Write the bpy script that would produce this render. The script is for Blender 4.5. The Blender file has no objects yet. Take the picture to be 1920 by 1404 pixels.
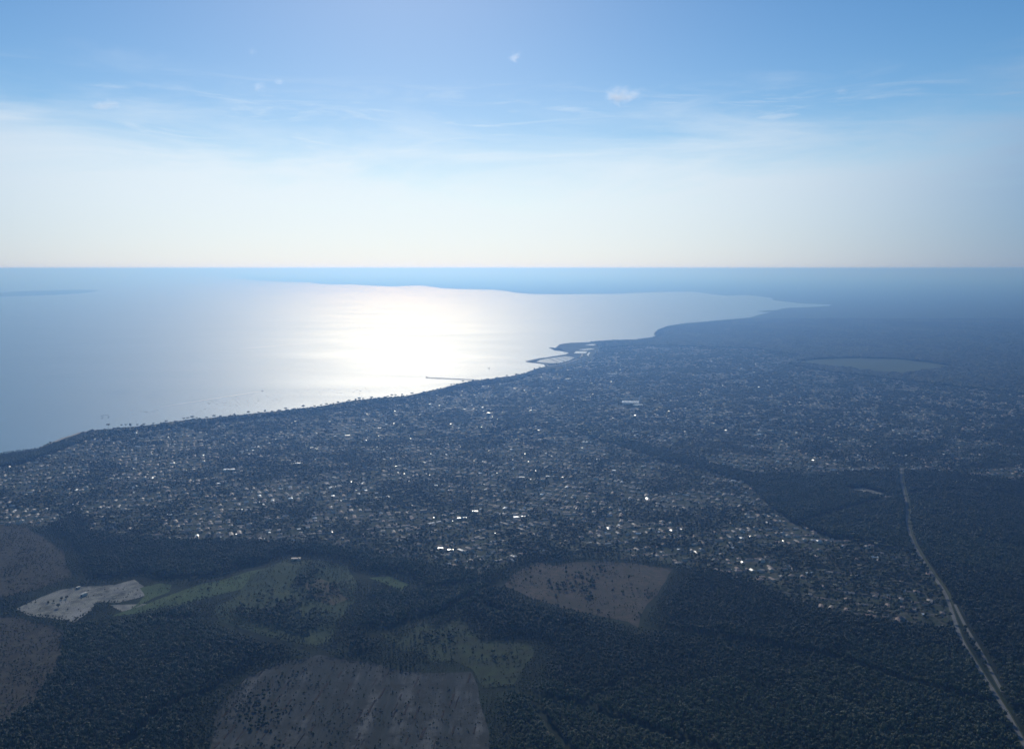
import bpy, bmesh, math, random
import numpy as np
from mathutils import Vector, Matrix

random.seed(7)
rng = np.random.default_rng(7)
R = math.radians
sc = bpy.context.scene
C = sc.collection

# ------------------------------------------------------------------ camera
H = 600.0                    # the aircraft flies 600 m above the bay
FPX = 1663.0                 # focal length in pixels of the 1920 px wide photograph
PITCH = math.atan((702 - 503) / FPX)
cam = bpy.data.cameras.new('camera')
cam.sensor_width = 36.0
cam.lens = FPX / 1920 * 36.0
cam.clip_start = 1.0
cam.clip_end = 2.0e6
cam_o = bpy.data.objects.new('camera', cam)
cam_o.location = (0, 0, H)
cam_o.rotation_euler = (math.pi / 2 - PITCH, 0, 0)
C.objects.link(cam_o)
sc.camera = cam_o

# ------------------------------------------------------------------ sun and sky
SUN_EL = R(26.5)
SUN_AZ = R(-7.0)             # from +Y, negative = to the left
sun = bpy.data.lights.new('sun', 'SUN')
sun.energy = 2.35
sun.angle = R(0.53)
sun.color = (1.0, 0.985, 0.965)
sun_o = bpy.data.objects.new('sun', sun)
sd = Vector((math.sin(SUN_AZ) * math.cos(SUN_EL), math.cos(SUN_AZ) * math.cos(SUN_EL), math.sin(SUN_EL)))
sun_o.rotation_euler = sd.to_track_quat('Z', 'Y').to_euler()
sun_o.location = (0, 0, 3000)
C.objects.link(sun_o)

world = bpy.data.worlds.new('World')
sc.world = world
world.use_nodes = True
wn = world.node_tree
wn.nodes.clear()
def WN(t, **kw):
    n = wn.nodes.new(t)
    for k, v in kw.items(): setattr(n, k, v)
    return n
def wmath(op, a, b=None, clamp=False):
    n = WN('ShaderNodeMath', operation=op, use_clamp=clamp)
    for i, v in enumerate((a, b)):
        if v is None: continue
        if isinstance(v, (int, float)): n.inputs[i].default_value = v
        else: wn.links.new(v, n.inputs[i])
    return n.outputs[0]
def wsmooth(v, a, b):
    n = WN('ShaderNodeMapRange', interpolation_type='SMOOTHSTEP')
    wn.links.new(v, n.inputs['Value'])
    n.inputs['From Min'].default_value = a; n.inputs['From Max'].default_value = b
    return n.outputs['Result']
def wmix(f, a, b):
    n = WN('ShaderNodeMix', data_type='RGBA')
    if isinstance(f, float): n.inputs[0].default_value = f
    else: wn.links.new(f, n.inputs[0])
    for s, v in ((6, a), (7, b)):
        if isinstance(v, tuple): n.inputs[s].default_value = (*v, 1)
        else: wn.links.new(v, n.inputs[s])
    return n.outputs[2]
def wnoise(vec, scale, detail=5, rough=0.55, dist=0.0):
    n = WN('ShaderNodeTexNoise')
    wn.links.new(vec, n.inputs['Vector'])
    n.inputs['Scale'].default_value = scale; n.inputs['Detail'].default_value = detail
    n.inputs['Roughness'].default_value = rough; n.inputs['Distortion'].default_value = dist
    return n.outputs['Fac']
tc = WN('ShaderNodeTexCoord')
sep = WN('ShaderNodeSeparateXYZ'); wn.links.new(tc.outputs['Generated'], sep.inputs[0])
zc = wmath('MAXIMUM', sep.outputs['Z'], 0.004)
comb = WN('ShaderNodeCombineXYZ')
wn.links.new(sep.outputs['X'], comb.inputs['X']); wn.links.new(sep.outputs['Y'], comb.inputs['Y']); wn.links.new(zc, comb.inputs['Z'])
sky = WN('ShaderNodeTexSky', sky_type='NISHITA')
sky.sun_disc = False
sky.sun_elevation = SUN_EL
sky.sun_rotation = SUN_AZ
sky.altitude = 600
sky.air_density = 1.0
sky.dust_density = 0.25
sky.ozone_density = 3.0
wn.links.new(comb.outputs[0], sky.inputs['Vector'])
# closeness to the sun, for the whiteness of thin cloud lit from behind
dotn = WN('ShaderNodeVectorMath', operation='DOT_PRODUCT')
wn.links.new(comb.outputs[0], dotn.inputs[0]); dotn.inputs[1].default_value = sd
glow = wsmooth(dotn.outputs['Value'], 0.67, 0.95)
az = wmath('ARCTAN2', sep.outputs['X'], sep.outputs['Y'])
el = wmath('ARCSINE', zc)
def ae(sa, se, oa=0.0):
    c = WN('ShaderNodeCombineXYZ')
    wn.links.new(wmath('MULTIPLY', wmath('ADD', az, oa), sa), c.inputs['X'])
    wn.links.new(wmath('MULTIPLY', el, se), c.inputs['Y'])
    return c.outputs[0]
veil_n = wnoise(ae(2.2, 12), 1.6, 6, 0.6, 0.5)
veil_top = wmath('ADD', el, wmath('MULTIPLY', wmath('SUBTRACT', veil_n, 0.5), 0.22))
veil_top = wmath('SUBTRACT', veil_top, wmath('MULTIPLY', wmath('MINIMUM', wmath('MULTIPLY', az, az), 0.3), 0.13))
veil = wmath('SUBTRACT', 1.0, wsmooth(veil_top, 0.045, 0.185))
streak = wsmooth(wnoise(ae(3.2, 26, 1.3), 1.9, 8, 0.66, 1.2), 0.46, 0.72)
streak_band = wmath('MULTIPLY', wsmooth(el, 0.06, 0.11), wmath('SUBTRACT', 1.0, wsmooth(el, 0.155, 0.215)))
streaks = wmath('MULTIPLY', streak, streak_band)
cover = wmath('MAXIMUM', wmath('MULTIPLY', veil, 0.80), wmath('MULTIPLY', streaks, 0.38))
veil_col = wmix(glow, (1.3, 3.0, 5.8), (10.2, 11.0, 11.6))
low = wmath('SUBTRACT', 1.0, wsmooth(el, 0.0, 0.05))
sat = WN('ShaderNodeHueSaturation'); sat.inputs['Saturation'].default_value = 1.28
wn.links.new(sky.outputs[0], sat.inputs['Color'])
skyc = wmix(cover, sat.outputs[0], veil_col)
bg = WN('ShaderNodeBackground'); bg.inputs['Strength'].default_value = 0.085
wn.links.new(skyc, bg.inputs['Color'])
wo = WN('ShaderNodeOutputWorld'); wn.links.new(bg.outputs[0], wo.inputs['Surface'])

sc.view_settings.view_transform = 'Standard'
sc.view_settings.look = 'None'
sc.view_settings.gamma = 1.0
sc.view_settings.use_curve_mapping = False
sc.view_settings.exposure = 0.0
sc.render.engine = 'CYCLES'
sc.cycles.max_bounces = 5
sc.cycles.diffuse_bounces = 2
sc.cycles.glossy_bounces = 2
sc.cycles.volume_bounces = 0
sc.cycles.use_denoising = True
HAZE_DENSITY = 1.5e-4
HAZE_G = 0.68
HAZE_COL = (0.165, 0.365, 0.80)

# ------------------------------------------------------------------ helpers
cp, sp = math.cos(PITCH), math.sin(PITCH)
def at(px, py, z=0.0):
    """ground point seen at a pixel of the 1920x1404 photograph"""
    a = (px - 960) / FPX; b = (702 - py) / FPX
    d = Vector((a, cp + b * sp, -sp + b * cp))
    t = (z - H) / d.z
    return (d.x * t, d.y * t)
def pix(x, y, z=0.0):
    v = np.asarray(x), np.asarray(y)
    f = v[1] * cp - (z - H) * sp
    u = v[1] * sp + (z - H) * cp
    return 960 + FPX * v[0] / f, 702 - FPX * u / f
def pts(l): return [at(*p) for p in l]

def inpoly(P, poly):
    x, y = P[:, 0], P[:, 1]
    ins = np.zeros(len(P), bool)
    n = len(poly)
    for i in range(n):
        x1, y1 = poly[i]; x2, y2 = poly[(i + 1) % n]
        if y1 == y2: continue
        c = (y1 > y) != (y2 > y)
        ins ^= c & (x < (x2 - x1) * (y - y1) / (y2 - y1) + x1)
    return ins
def distline(P, line):
    d = np.full(len(P), 1e9)
    for (x1, y1), (x2, y2) in zip(line[:-1], line[1:]):
        dx, dy = x2 - x1, y2 - y1
        L = dx * dx + dy * dy + 1e-9
        t = np.clip(((P[:, 0] - x1) * dx + (P[:, 1] - y1) * dy) / L, 0, 1)
        d = np.minimum(d, np.hypot(P[:, 0] - x1 - t * dx, P[:, 1] - y1 - t * dy))
    return d
def vnoise(P, scale, seed=0):
    """smooth value noise 0..1 on world positions"""
    r = np.random.default_rng(100 + seed).random((256, 256))
    q = P / scale + 1000
    i = np.floor(q).astype(int); f = q - i; f = f * f * (3 - 2 * f)
    g = lambda a, b: r[(i[:, 0] + a) % 256, (i[:, 1] + b) % 256]
    return ((g(0, 0) * (1 - f[:, 0]) + g(1, 0) * f[:, 0]) * (1 - f[:, 1])
            + (g(0, 1) * (1 - f[:, 0]) + g(1, 1) * f[:, 0]) * f[:, 1])

def tag(o, label=None, cat=None, group=None, kind=None):
    if label: o['label'] = label
    if cat: o['category'] = cat
    if group: o['group'] = group
    if kind: o['kind'] = kind
    return o
def link(name, me, m=None, parent=None, loc=None, rz=0.0):
    if m is not None and not me.materials: me.materials.append(m)
    o = bpy.data.objects.new(name, me)
    C.objects.link(o)
    if parent is not None: o.parent = parent
    if loc is not None: o.location = loc
    o.rotation_euler.z = rz
    return o
def empty(name, loc, rz=0.0):
    o = bpy.data.objects.new(name, None)
    o.empty_display_size = 2
    C.objects.link(o)
    o.location = loc; o.rotation_euler.z = rz
    return o
def copy_tree(o, parent=None):
    c = o.copy(); C.objects.link(c)
    if parent is not None: c.parent = parent
    for ch in KIDS.get(o.name, []): copy_tree_child(ch, c)
    return c
def copy_tree_child(o, parent):
    c = o.copy(); C.objects.link(c); c.parent = parent
    for ch in KIDS.get(o.name, []): copy_tree_child(ch, c)
KIDS = {}
def kids(root):
    for ch in bpy.data.objects:
        if ch.parent is root: KIDS.setdefault(root.name, []).append(ch)

class MB:
    def __init__(s): s.v = []; s.f = []
    def poly(s, vs):
        n = len(s.v); s.v += [tuple(v) for v in vs]; s.f.append(tuple(range(n, n + len(vs))))
    def box(s, x0, x1, y0, y1, z0, z1):
        n = len(s.v)
        s.v += [(x, y, z) for z in (z0, z1) for x, y in ((x0, y0), (x1, y0), (x1, y1), (x0, y1))]
        s.f += [tuple(n + i for i in q) for q in ((3, 2, 1, 0), (4, 5, 6, 7), (0, 1, 5, 4), (1, 2, 6, 5), (2, 3, 7, 6), (3, 0, 4, 7))]
    def tube(s, p, q, r0, r1, k=6):
        p, q = Vector(p), Vector(q); d = (q - p).normalized()
        a = d.orthogonal().normalized(); b = d.cross(a)
        n = len(s.v)
        for c, r in ((p, r0), (q, r1)):
            for i in range(k):
                t = 2 * math.pi * i / k
                s.v.append(tuple(c + a * (r * math.cos(t)) + b * (r * math.sin(t))))
        for i in range(k):
            j = (i + 1) % k
            s.f.append((n + i, n + j, n + k + j, n + k + i))
        s.f.append(tuple(n + k + i for i in range(k)))
    def mesh(s, name):
        me = bpy.data.meshes.new(name); me.from_pydata(s.v, [], s.f); me.update()
        return me

# ------------------------------------------------------------------ materials
def mat(name):
    m = bpy.data.materials.new(name); m.use_nodes = True
    nt = m.node_tree
    return m, nt, nt.nodes['Principled BSDF']
def mnode(nt, t, **kw):
    n = nt.nodes.new(t)
    for k, v in kw.items(): setattr(n, k, v)
    return n
def geo_pos(nt, sx=1.0, sy=1.0, rot=0.0):
    g = mnode(nt, 'ShaderNodeNewGeometry')
    mp = mnode(nt, 'ShaderNodeMapping')
    mp.inputs['Scale'].default_value = (sx, sy, 1)
    mp.inputs['Rotation'].default_value = (0, 0, rot)
    nt.links.new(g.outputs['Position'], mp.inputs['Vector'])
    return mp.outputs[0]
def mnoise(nt, vec, scale, detail=4, rough=0.55, dist=0.0):
    n = mnode(nt, 'ShaderNodeTexNoise')
    nt.links.new(vec, n.inputs['Vector'])
    n.inputs['Scale'].default_value = scale; n.inputs['Detail'].default_value = detail
    n.inputs['Roughness'].default_value = rough; n.inputs['Distortion'].default_value = dist
    return n.outputs['Fac']
def ramp(nt, fac, stops):
    r = mnode(nt, 'ShaderNodeValToRGB')
    e = r.color_ramp.elements
    while len(e) < len(stops): e.new(0.5)
    for k, (p, c) in zip(e, stops): k.position = p; k.color = (*c, 1)
    nt.links.new(fac, r.inputs[0])
    return r.outputs[0]
def mixc(nt, f, a, b):
    n = mnode(nt, 'ShaderNodeMix', data_type='RGBA')
    if isinstance(f, float): n.inputs[0].default_value = f
    else: nt.links.new(f, n.inputs[0])
    for s, v in ((6, a), (7, b)):
        if isinstance(v, tuple): n.inputs[s].default_value = (*v, 1)
        else: nt.links.new(v, n.inputs[s])
    return n.outputs[2]
def ground_mat(name, stops, scale, rough=0.95, fine=None, spec=0.1, bump=0.0, rot=0.0, sx=1.0, sy=1.0):
    m, nt, b = mat(name)
    v = geo_pos(nt, sx, sy, rot)
    c = ramp(nt, mnoise(nt, v, scale, 6, 0.62), stops)
    if fine:
        c2 = mnoise(nt, geo_pos(nt), fine[0], 4, 0.7)
        c = mixc(nt, ramp(nt, c2, [(0.42, (0, 0, 0)), (0.62, (1, 1, 1))]), c, fine[1])
    nt.links.new(c, b.inputs['Base Color'])
    b.inputs['Roughness'].default_value = rough
    b.inputs['Specular IOR Level'].default_value = spec
    return m
def flat_mat(name, col, rough=0.7, spec=0.3, metal=0.0, var=0.12, nscale=0.8):
    m, nt, b = mat(name)
    n = mnoise(nt, geo_pos(nt), nscale, 3)
    lo = tuple(c * (1 - var) for c in col); hi = tuple(min(1, c * (1 + var)) for c in col)
    nt.links.new(ramp(nt, n, [(0.3, lo), (0.7, hi)]), b.inputs['Base Color'])
    b.inputs['Roughness'].default_value = rough
    b.inputs['Specular IOR Level'].default_value = spec
    b.inputs['Metallic'].default_value = metal
    return m
def leaf_mat(name, cols, rough=0.6):
    m, nt, b = mat(name)
    oi = mnode(nt, 'ShaderNodeObjectInfo')
    c = ramp(nt, oi.outputs['Random'], cols)
    n = mnoise(nt, geo_pos(nt), 0.9, 3, 0.7)
    c = mixc(nt, ramp(nt, n, [(0.35, (0, 0, 0)), (0.65, (1, 1, 1))]), c, cols[0][1])
    # stands differ in age and kind over a few hundred metres
    vo = mnode(nt, 'ShaderNodeTexVoronoi', distance='CHEBYCHEV')
    nt.links.new(geo_pos(nt, 1.0, 0.7, R(24)), vo.inputs['Vector']); vo.inputs['Scale'].default_value = 0.0032
    bw = mnode(nt, 'ShaderNodeSeparateColor'); nt.links.new(vo.outputs['Color'], bw.inputs[0])
    c = mixc(nt, ramp(nt, bw.outputs[0], [(0.15, (0, 0, 0)), (0.9, (0.75, 0.75, 0.75))]), c, tuple(x * 1.35 for x in cols[-1][1]))
    nt.links.new(c, b.inputs['Base Color'])
    b.inputs['Roughness'].default_value = rough
    b.inputs['Specular IOR Level'].default_value = 0.2
    return m

# water of the bay: wind-roughened, slightly uneven
M = {}
m, nt, b = mat('bay_water')
b.inputs['Base Color'].default_value = (0.055, 0.25, 0.42, 1)
b.inputs['Coat Weight'].default_value = 0.8
b.inputs['Coat Roughness'].default_value = 0.66
b.inputs['Coat IOR'].default_value = 1.33
b.inputs['IOR'].default_value = 1.333
v1 = geo_pos(nt, 0.35, 1.0, R(18))
n1 = mnoise(nt, v1, 0.0016, 9, 0.72, 0.6)
mr = mnode(nt, 'ShaderNodeMapRange'); nt.links.new(n1, mr.inputs['Value'])
mr.inputs['From Min'].default_value = 0.3; mr.inputs['From Max'].default_value = 0.7
mr.inputs['To Min'].default_value = 0.49; mr.inputs['To Max'].default_value = 0.61
nt.links.new(mr.outputs['Result'], b.inputs['Roughness'])
bp = mnode(nt, 'ShaderNodeBump')
bp.inputs['Strength'].default_value = 0.6; bp.inputs['Distance'].default_value = 1.2
nt.links.new(mnoise(nt, geo_pos(nt, 0.6, 1.0, R(18)), 0.035, 4, 0.65), bp.inputs['Height'])
nt.links.new(bp.outputs[0], b.inputs['Normal'])
M['water'] = m
M['foam'] = flat_mat('wake_foam', (0.85, 0.88, 0.9), 0.5, 1.0)
M['foam'].node_tree.nodes['Principled BSDF'].inputs['IOR'].default_value = 1.8

G1, G2, G3 = (0.008, 0.018, 0.009), (0.018, 0.032, 0.014), (0.036, 0.050, 0.022)
M['land'] = ground_mat('forest_floor', [(0.3, G1), (0.5, G2), (0.72, G3)], 0.004, fine=(0.05, (0.015, 0.022, 0.014)))
M['town'] = ground_mat('town_ground', [(0.30, (0.02, 0.035, 0.02)), (0.48, (0.045, 0.055, 0.035)), (0.6, (0.13, 0.115, 0.085)), (0.78, (0.22, 0.185, 0.145))], 0.022, fine=(0.07, (0.05, 0.07, 0.035)))
M['road'] = ground_mat('road_asphalt', [(0.3, (0.14, 0.14, 0.135)), (0.7, (0.24, 0.235, 0.225))], 0.03)
M['street'] = ground_mat('street_asphalt', [(0.3, (0.09, 0.09, 0.09)), (0.7, (0.15, 0.145, 0.14))], 0.03)
M['verge'] = ground_mat('road_verge', [(0.3, (0.05, 0.06, 0.032)), (0.7, (0.11, 0.11, 0.065))], 0.02, fine=(0.2, (0.07, 0.09, 0.04)))
M['sand'] = ground_mat('beach_sand', [(0.3, (0.38, 0.34, 0.27)), (0.7, (0.50, 0.46, 0.38))], 0.05)
M['quarry'] = ground_mat('bare_sandy_ground', [(0.32, (0.05, 0.06, 0.04)), (0.47, (0.15, 0.145, 0.125)), (0.64, (0.34, 0.325, 0.30))], 0.020, sx=1.0, sy=0.35, rot=R(20), fine=(0.06, (0.30, 0.29, 0.24)))
M['meadow'] = ground_mat('green_meadow', [(0.3, (0.04, 0.07, 0.025)), (0.55, (0.085, 0.125, 0.045)), (0.75, (0.14, 0.165, 0.07))], 0.012, fine=(0.06, (0.07, 0.10, 0.04)))
M['scrub'] = ground_mat('scrub_ground', [(0.3, (0.02, 0.04, 0.018)), (0.52, (0.055, 0.078, 0.035)), (0.72, (0.11, 0.12, 0.055))], 0.010, fine=(0.05, (0.04, 0.06, 0.03)))
M['rust'] = ground_mat('rusty_bracken', [(0.3, (0.06, 0.055, 0.035)), (0.7, (0.14, 0.095, 0.06))], 0.02, fine=(0.08, (0.08, 0.09, 0.04)))
M['heath'] = ground_mat('brown_heath', [(0.3, (0.030, 0.030, 0.024)), (0.7, (0.062, 0.050, 0.040))], 0.008, fine=(0.09, (0.08, 0.075, 0.05)))
M['brownf'] = ground_mat('dry_brown_field', [(0.3, (0.065, 0.055, 0.042)), (0.7, (0.13, 0.10, 0.075))], 0.008, fine=(0.09, (0.06, 0.06, 0.04)))
M['olive'] = ground_mat('olive_field', [(0.3, (0.025, 0.035, 0.02)), (0.7, (0.05, 0.06, 0.032))], 0.008, fine=(0.05, (0.05, 0.07, 0.03)))
M['felled'] = ground_mat('felled_plot', [(0.36, (0.03, 0.04, 0.034)), (0.5, (0.065, 0.070, 0.066)), (0.66, (0.15, 0.148, 0.138))], 0.045, sx=1.0, sy=0.07, rot=R(-6), fine=(0.035, (0.04, 0.042, 0.035)))
M['brash'] = ground_mat('brash_windrow', [(0.3, (0.03, 0.03, 0.025)), (0.7, (0.07, 0.05, 0.04))], 0.2)
M['airfield'] = ground_mat('grass_airfield', [(0.3, (0.045, 0.065, 0.026)), (0.7, (0.075, 0.098, 0.04))], 0.004)
M['mud'] = ground_mat('tidal_mud', [(0.3, (0.06, 0.07, 0.07)), (0.7, (0.12, 0.13, 0.12))], 0.003, rough=0.35, spec=0.5)

M['crown'] = leaf_mat('pine_foliage', [(0.0, (0.012, 0.028, 0.009)), (0.5, (0.022, 0.045, 0.013)), (0.85, (0.038, 0.062, 0.018)), (1.0, (0.058, 0.072, 0.024))])
M['oak'] = leaf_mat('broadleaf_foliage', [(0.0, (0.03, 0.05, 0.02)), (0.5, (0.05, 0.08, 0.028)), (0.9, (0.08, 0.105, 0.04)), (1.0, (0.12, 0.10, 0.05))])
M['bark'] = flat_mat('pine_bark', (0.10, 0.07, 0.05), 0.9)
M['wall'] = flat_mat('rendered_wall', (0.62, 0.58, 0.50), 0.85)
M['wall2'] = flat_mat('cream_wall', (0.5, 0.44, 0.36), 0.85)
M['tile_a'] = flat_mat('terracotta_tiles', (0.29, 0.195, 0.15), 0.7, 0.35, var=0.25)
M['tile_b'] = flat_mat('pale_clay_tiles', (0.37, 0.30, 0.25), 0.65, 0.35, var=0.2)
M['tile_c'] = flat_mat('brown_tiles', (0.17, 0.13, 0.11), 0.7, 0.35, var=0.2)
M['metal'] = flat_mat('pale_sheet_roof', (0.72, 0.74, 0.76), 0.42, 0.6, 0.4, var=0.05)
M['grey_roof'] = flat_mat('grey_membrane_roof', (0.45, 0.46, 0.47), 0.38, 0.6, var=0.08)
M['wood'] = flat_mat('weathered_wood', (0.22, 0.19, 0.16), 0.8)
M['stone'] = flat_mat('quay_stone', (0.33, 0.31, 0.28), 0.8)
M['hull'] = flat_mat('boat_gelcoat', (0.7, 0.7, 0.7), 0.3, 0.5)
M['hull_dark'] = flat_mat('boat_blue_hull', (0.06, 0.08, 0.14), 0.3, 0.5)

# ------------------------------------------------------------------ coast and land
shore = [(-1500, 1500), (-700, 1080), (-300, 945), (-120, 890), (0, 853), (28, 849), (60, 845), (78, 840), (95, 832), (120, 822), (150, 812), (180, 807),
         (215, 804), (260, 800), (300, 795), (330, 791), (365, 787), (400, 784), (440, 780), (470, 777), (510, 773), (560, 767),
         (600, 763), (650, 754), (690, 749), (720, 746), (770, 742), (800, 735), (825, 730), (845, 724), (880, 716),
         (920, 711), (960, 706), (985, 700), (1005, 692), (1024, 687), (1020, 683), (1008, 681), (996, 680), (986, 678),
         (1003, 674), (1030, 670), (1060, 665), (1068, 662), (1055, 659), (1040, 657), (1030, 652), (1042, 653), (1048, 646), (1070, 643), (1100, 642),
         (1125, 640), (1150, 639), (1185, 638), (1215, 634), (1228, 631), (1226, 625), (1234, 618), (1250, 612), (1280, 607), (1310, 605),
         (1340, 602), (1375, 599), (1405, 596), (1425, 590), (1448, 585), (1462, 580), (1475, 577.5), (1520, 576), (1556, 573.5),
         (1558, 571), (1540, 570.5), (1500, 568.5), (1478, 566), (1450, 563), (1448, 559), (1430, 556), (1400, 553), (1365, 554.5),
         (1335, 551.5), (1300, 547), (1262, 547), (1220, 548), (1190, 549.5), (1150, 551), (1090, 551.5), (1040, 552), (1000, 551.5), (970, 549.5),
         (950, 546), (925, 543.5), (900, 543), (860, 542), (830, 541), (810, 538), (790, 535.5), (770, 536), (735, 537.5),
         (700, 536), (660, 533.5), (630, 533.8), (600, 532.5), (580, 529.5), (545, 529), (480, 526), (440, 521), (410, 517.5),
         (350, 516.5), (300, 514), (220, 512.5), (100, 511), (0, 510), (-400, 509)]
sh = pts(shore)
# roughen the near coast
srng = random.Random(3)
coast = []
for (x1, y1), (x2, y2) in zip(sh[:-1], sh[1:]):
    L = math.hypot(x2 - x1, y2 - y1); D = 0.5 * (y1 + y2)
    coast.append((x1, y1))
    if 1500 < D < 9000 and L > 60:
        n = int(L / 40)
        for i in range(1, n):
            t = i / n
            a = srng.uniform(-1, 1) * 5
            nx, ny = -(y2 - y1) / L, (x2 - x1) / L
            coast.append((x1 + (x2 - x1) * t + nx * a, y1 + (y2 - y1) * t + ny * a))
coast.append(sh[-1])
FAR = 6.0e5
land = coast + [(-9.0e5, 1.2e5), (-9.0e5, FAR), (9.0e5, FAR), (9.0e5, -8000), (-9000, -8000)]
LANDN = np.array(land)

CUTS = [1000, 2000, 3500, 6000, 10000, 18000, 35000, 70000, 150000, 300000]
def sheet(name, poly, z, m, cut=True, kind='structure', skirt=0.0):
    bm = bmesh.new()
    f = bm.faces.new([bm.verts.new((x, y, z)) for x, y in poly])
    if f.normal.z < 0: f.normal_flip()
    bm.normal_update()
    if f.normal.z < 0: bmesh.ops.reverse_faces(bm, faces=[f])
    border = None
    bmesh.ops.triangulate(bm, faces=bm.faces[:], ngon_method='EAR_CLIP')
    if cut:
        for c in CUTS:
            for co, no in (((0, c, 0), (0, 1, 0)), ((c, 0, 0), (1, 0, 0)), ((-c, 0, 0), (1, 0, 0))):
                bmesh.ops.bisect_plane(bm, geom=bm.verts[:] + bm.edges[:] + bm.faces[:], plane_co=co, plane_no=no, dist=0.01)
        bmesh.ops.triangulate(bm, faces=[f for f in bm.faces if len(f.verts) > 3])
    if skirt:
        be = [e for e in bm.edges if len(e.link_faces) == 1]
        r = bmesh.ops.extrude_edge_only(bm, edges=be)
        for v in r['geom']:
            if isinstance(v, bmesh.types.BMVert): v.co.z -= skirt
    me = bpy.data.meshes.new(name); bm.to_mesh(me); bm.free()
    o = link(name, me, m)
    tag(o, kind=kind)
    return o
sheet('water', [(-9.5e5, -9000), (9.5e5, -9000), (9.5e5, 6.2e5), (-9.5e5, 6.2e5)], 0.0, M['water'])
sheet('ground', land, 2.0, M['land'], skirt=4.0)
island = [(-500, 550), (-200, 551), (0, 549), (40, 546), (95, 544.5), (150, 543.5), (186, 544), (176, 547), (150, 550), (110, 552.5), (60, 554.5), (0, 556), (-250, 560), (-500, 557)]
sheet('island_ground', pts(island), 1.0, M['land'], skirt=3.0)
sheet('ground.001', pts([(1434, 585.5), (1420, 583.5), (1440, 582), (1462, 581.5), (1470, 582.5), (1455, 584.5)]), 1.0, M['land'], skirt=3.0)

# ------------------------------------------------------------------ fields (pixel outlines laid on the ground)
FIELD = {
 'quarry_a': [(30, 1143), (75, 1122), (110, 1108), (150, 1102), (215, 1098), (252, 1088), (272, 1103), (298, 1108), (262, 1122), (225, 1131), (180, 1131), (172, 1146), (140, 1168), (92, 1160), (55, 1156)],
 'quarry_b': [(205, 1136), (275, 1134), (245, 1150), (228, 1148)],
 'meadow_a': [(208, 1158), (228, 1149), (300, 1124), (380, 1096), (420, 1088), (470, 1072), (520, 1064), (545, 1075), (500, 1090), (440, 1110), (370, 1128), (320, 1140), (260, 1152)],
 'meadow_b': [(262, 1104), (300, 1095), (322, 1098), (318, 1112), (290, 1122), (240, 1148), (272, 1118)],
 'scrub': [(470, 1080), (540, 1048), (600, 1052), (650, 1062), (668, 1092), (668, 1130), (640, 1160), (620, 1205), (590, 1212), (540, 1205), (500, 1195), (450, 1180), (410, 1165), (400, 1140), (450, 1118)],
 'rust': [(562, 1094), (600, 1086), (632, 1098), (642, 1118), (655, 1124), (625, 1136), (594, 1130), (578, 1108)],
 'brown': [(944, 1100), (962, 1078), (1010, 1056), (1040, 1062), (1075, 1056), (1130, 1054), (1190, 1058), (1262, 1068), (1240, 1102), (1214, 1134), (1201, 1156), (1197, 1180), (1178, 1168), (1130, 1158), (1060, 1144), (1000, 1126)],
 'olive': [(712, 1188), (748, 1196), (790, 1168), (822, 1176), (862, 1160), (888, 1186), (900, 1204), (968, 1204), (1004, 1216), (996, 1240), (978, 1262), (962, 1288), (905, 1292), (887, 1258), (850, 1240), (812, 1246), (790, 1222), (752, 1224)],
 'felled': [(395, 1404), (400, 1345), (460, 1275), (520, 1245), (600, 1230), (700, 1245), (760, 1262), (820, 1264), (884, 1262), (896, 1290), (908, 1345), (918, 1410), (935, 1520), (360, 1520)],  # real plot, its left part widened to paint a pale aircraft window reflection
 'heath': [(-200, 990), (40, 985), (120, 1035), (136, 1085), (60, 1110), (-10, 1125), (-250, 1150)],
 'heath_b': [(-250, 1165), (40, 1160), (120, 1185), (108, 1260), (60, 1330), (-50, 1380), (-300, 1400)],
 'meadow_c': [(690, 1085), (730, 1082), (768, 1098), (752, 1110), (725, 1098)],
 'meadow_d': [(905, 1138), (925, 1140), (948, 1152), (930, 1158), (912, 1150)],
 'airfield': [(1488, 680), (1530, 674), (1600, 672), (1680, 674), (1740, 680), (1790, 688), (1745, 696), (1690, 703), (1640, 700), (1590, 692), (1530, 686)],
 'bare': [(1582, 918), (1620, 916), (1650, 924), (1680, 934), (1640, 933), (1600, 926)],
}
FMAT = dict(quarry_a='quarry', quarry_b='quarry', meadow_a='meadow', meadow_b='meadow', scrub='scrub', rust='rust', brown='brownf', olive='olive',
            felled='felled', heath='heath', heath_b='heath', meadow_c='meadow', meadow_d='meadow', airfield='airfield', bare='quarry')
FNAME = dict(quarry_a='bare_ground', quarry_b='bare_ground', meadow_a='meadow', meadow_b='meadow', scrub='scrubland', rust='bracken_patch', brown='brown_field', olive='field',
            felled='felled_plot', heath='heath', heath_b='heath', meadow_c='meadow', meadow_d='meadow', airfield='airfield', bare='bare_ground')
FW = {}
for i, (k, pl) in enumerate(FIELD.items()):
    w = pts(pl)
    # uneven borders
    q = []
    for (x1, y1), (x2, y2) in zip(w, w[1:] + w[:1]):
        L = math.hypot(x2 - x1, y2 - y1); n = max(1, int(L / 35))
        for j in range(n):
            t = j / n; a = 0 if j == 0 else srng.uniform(-5, 5)
            q.append((x1 + (x2 - x1) * t - (y2 - y1) / L * a, y1 + (y2 - y1) * t + (x2 - x1) / L * a))
    FW[k] = q
    sheet(FNAME[k], q, 2.3 + 0.03 * i, M[FMAT[k]], cut=False)

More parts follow.
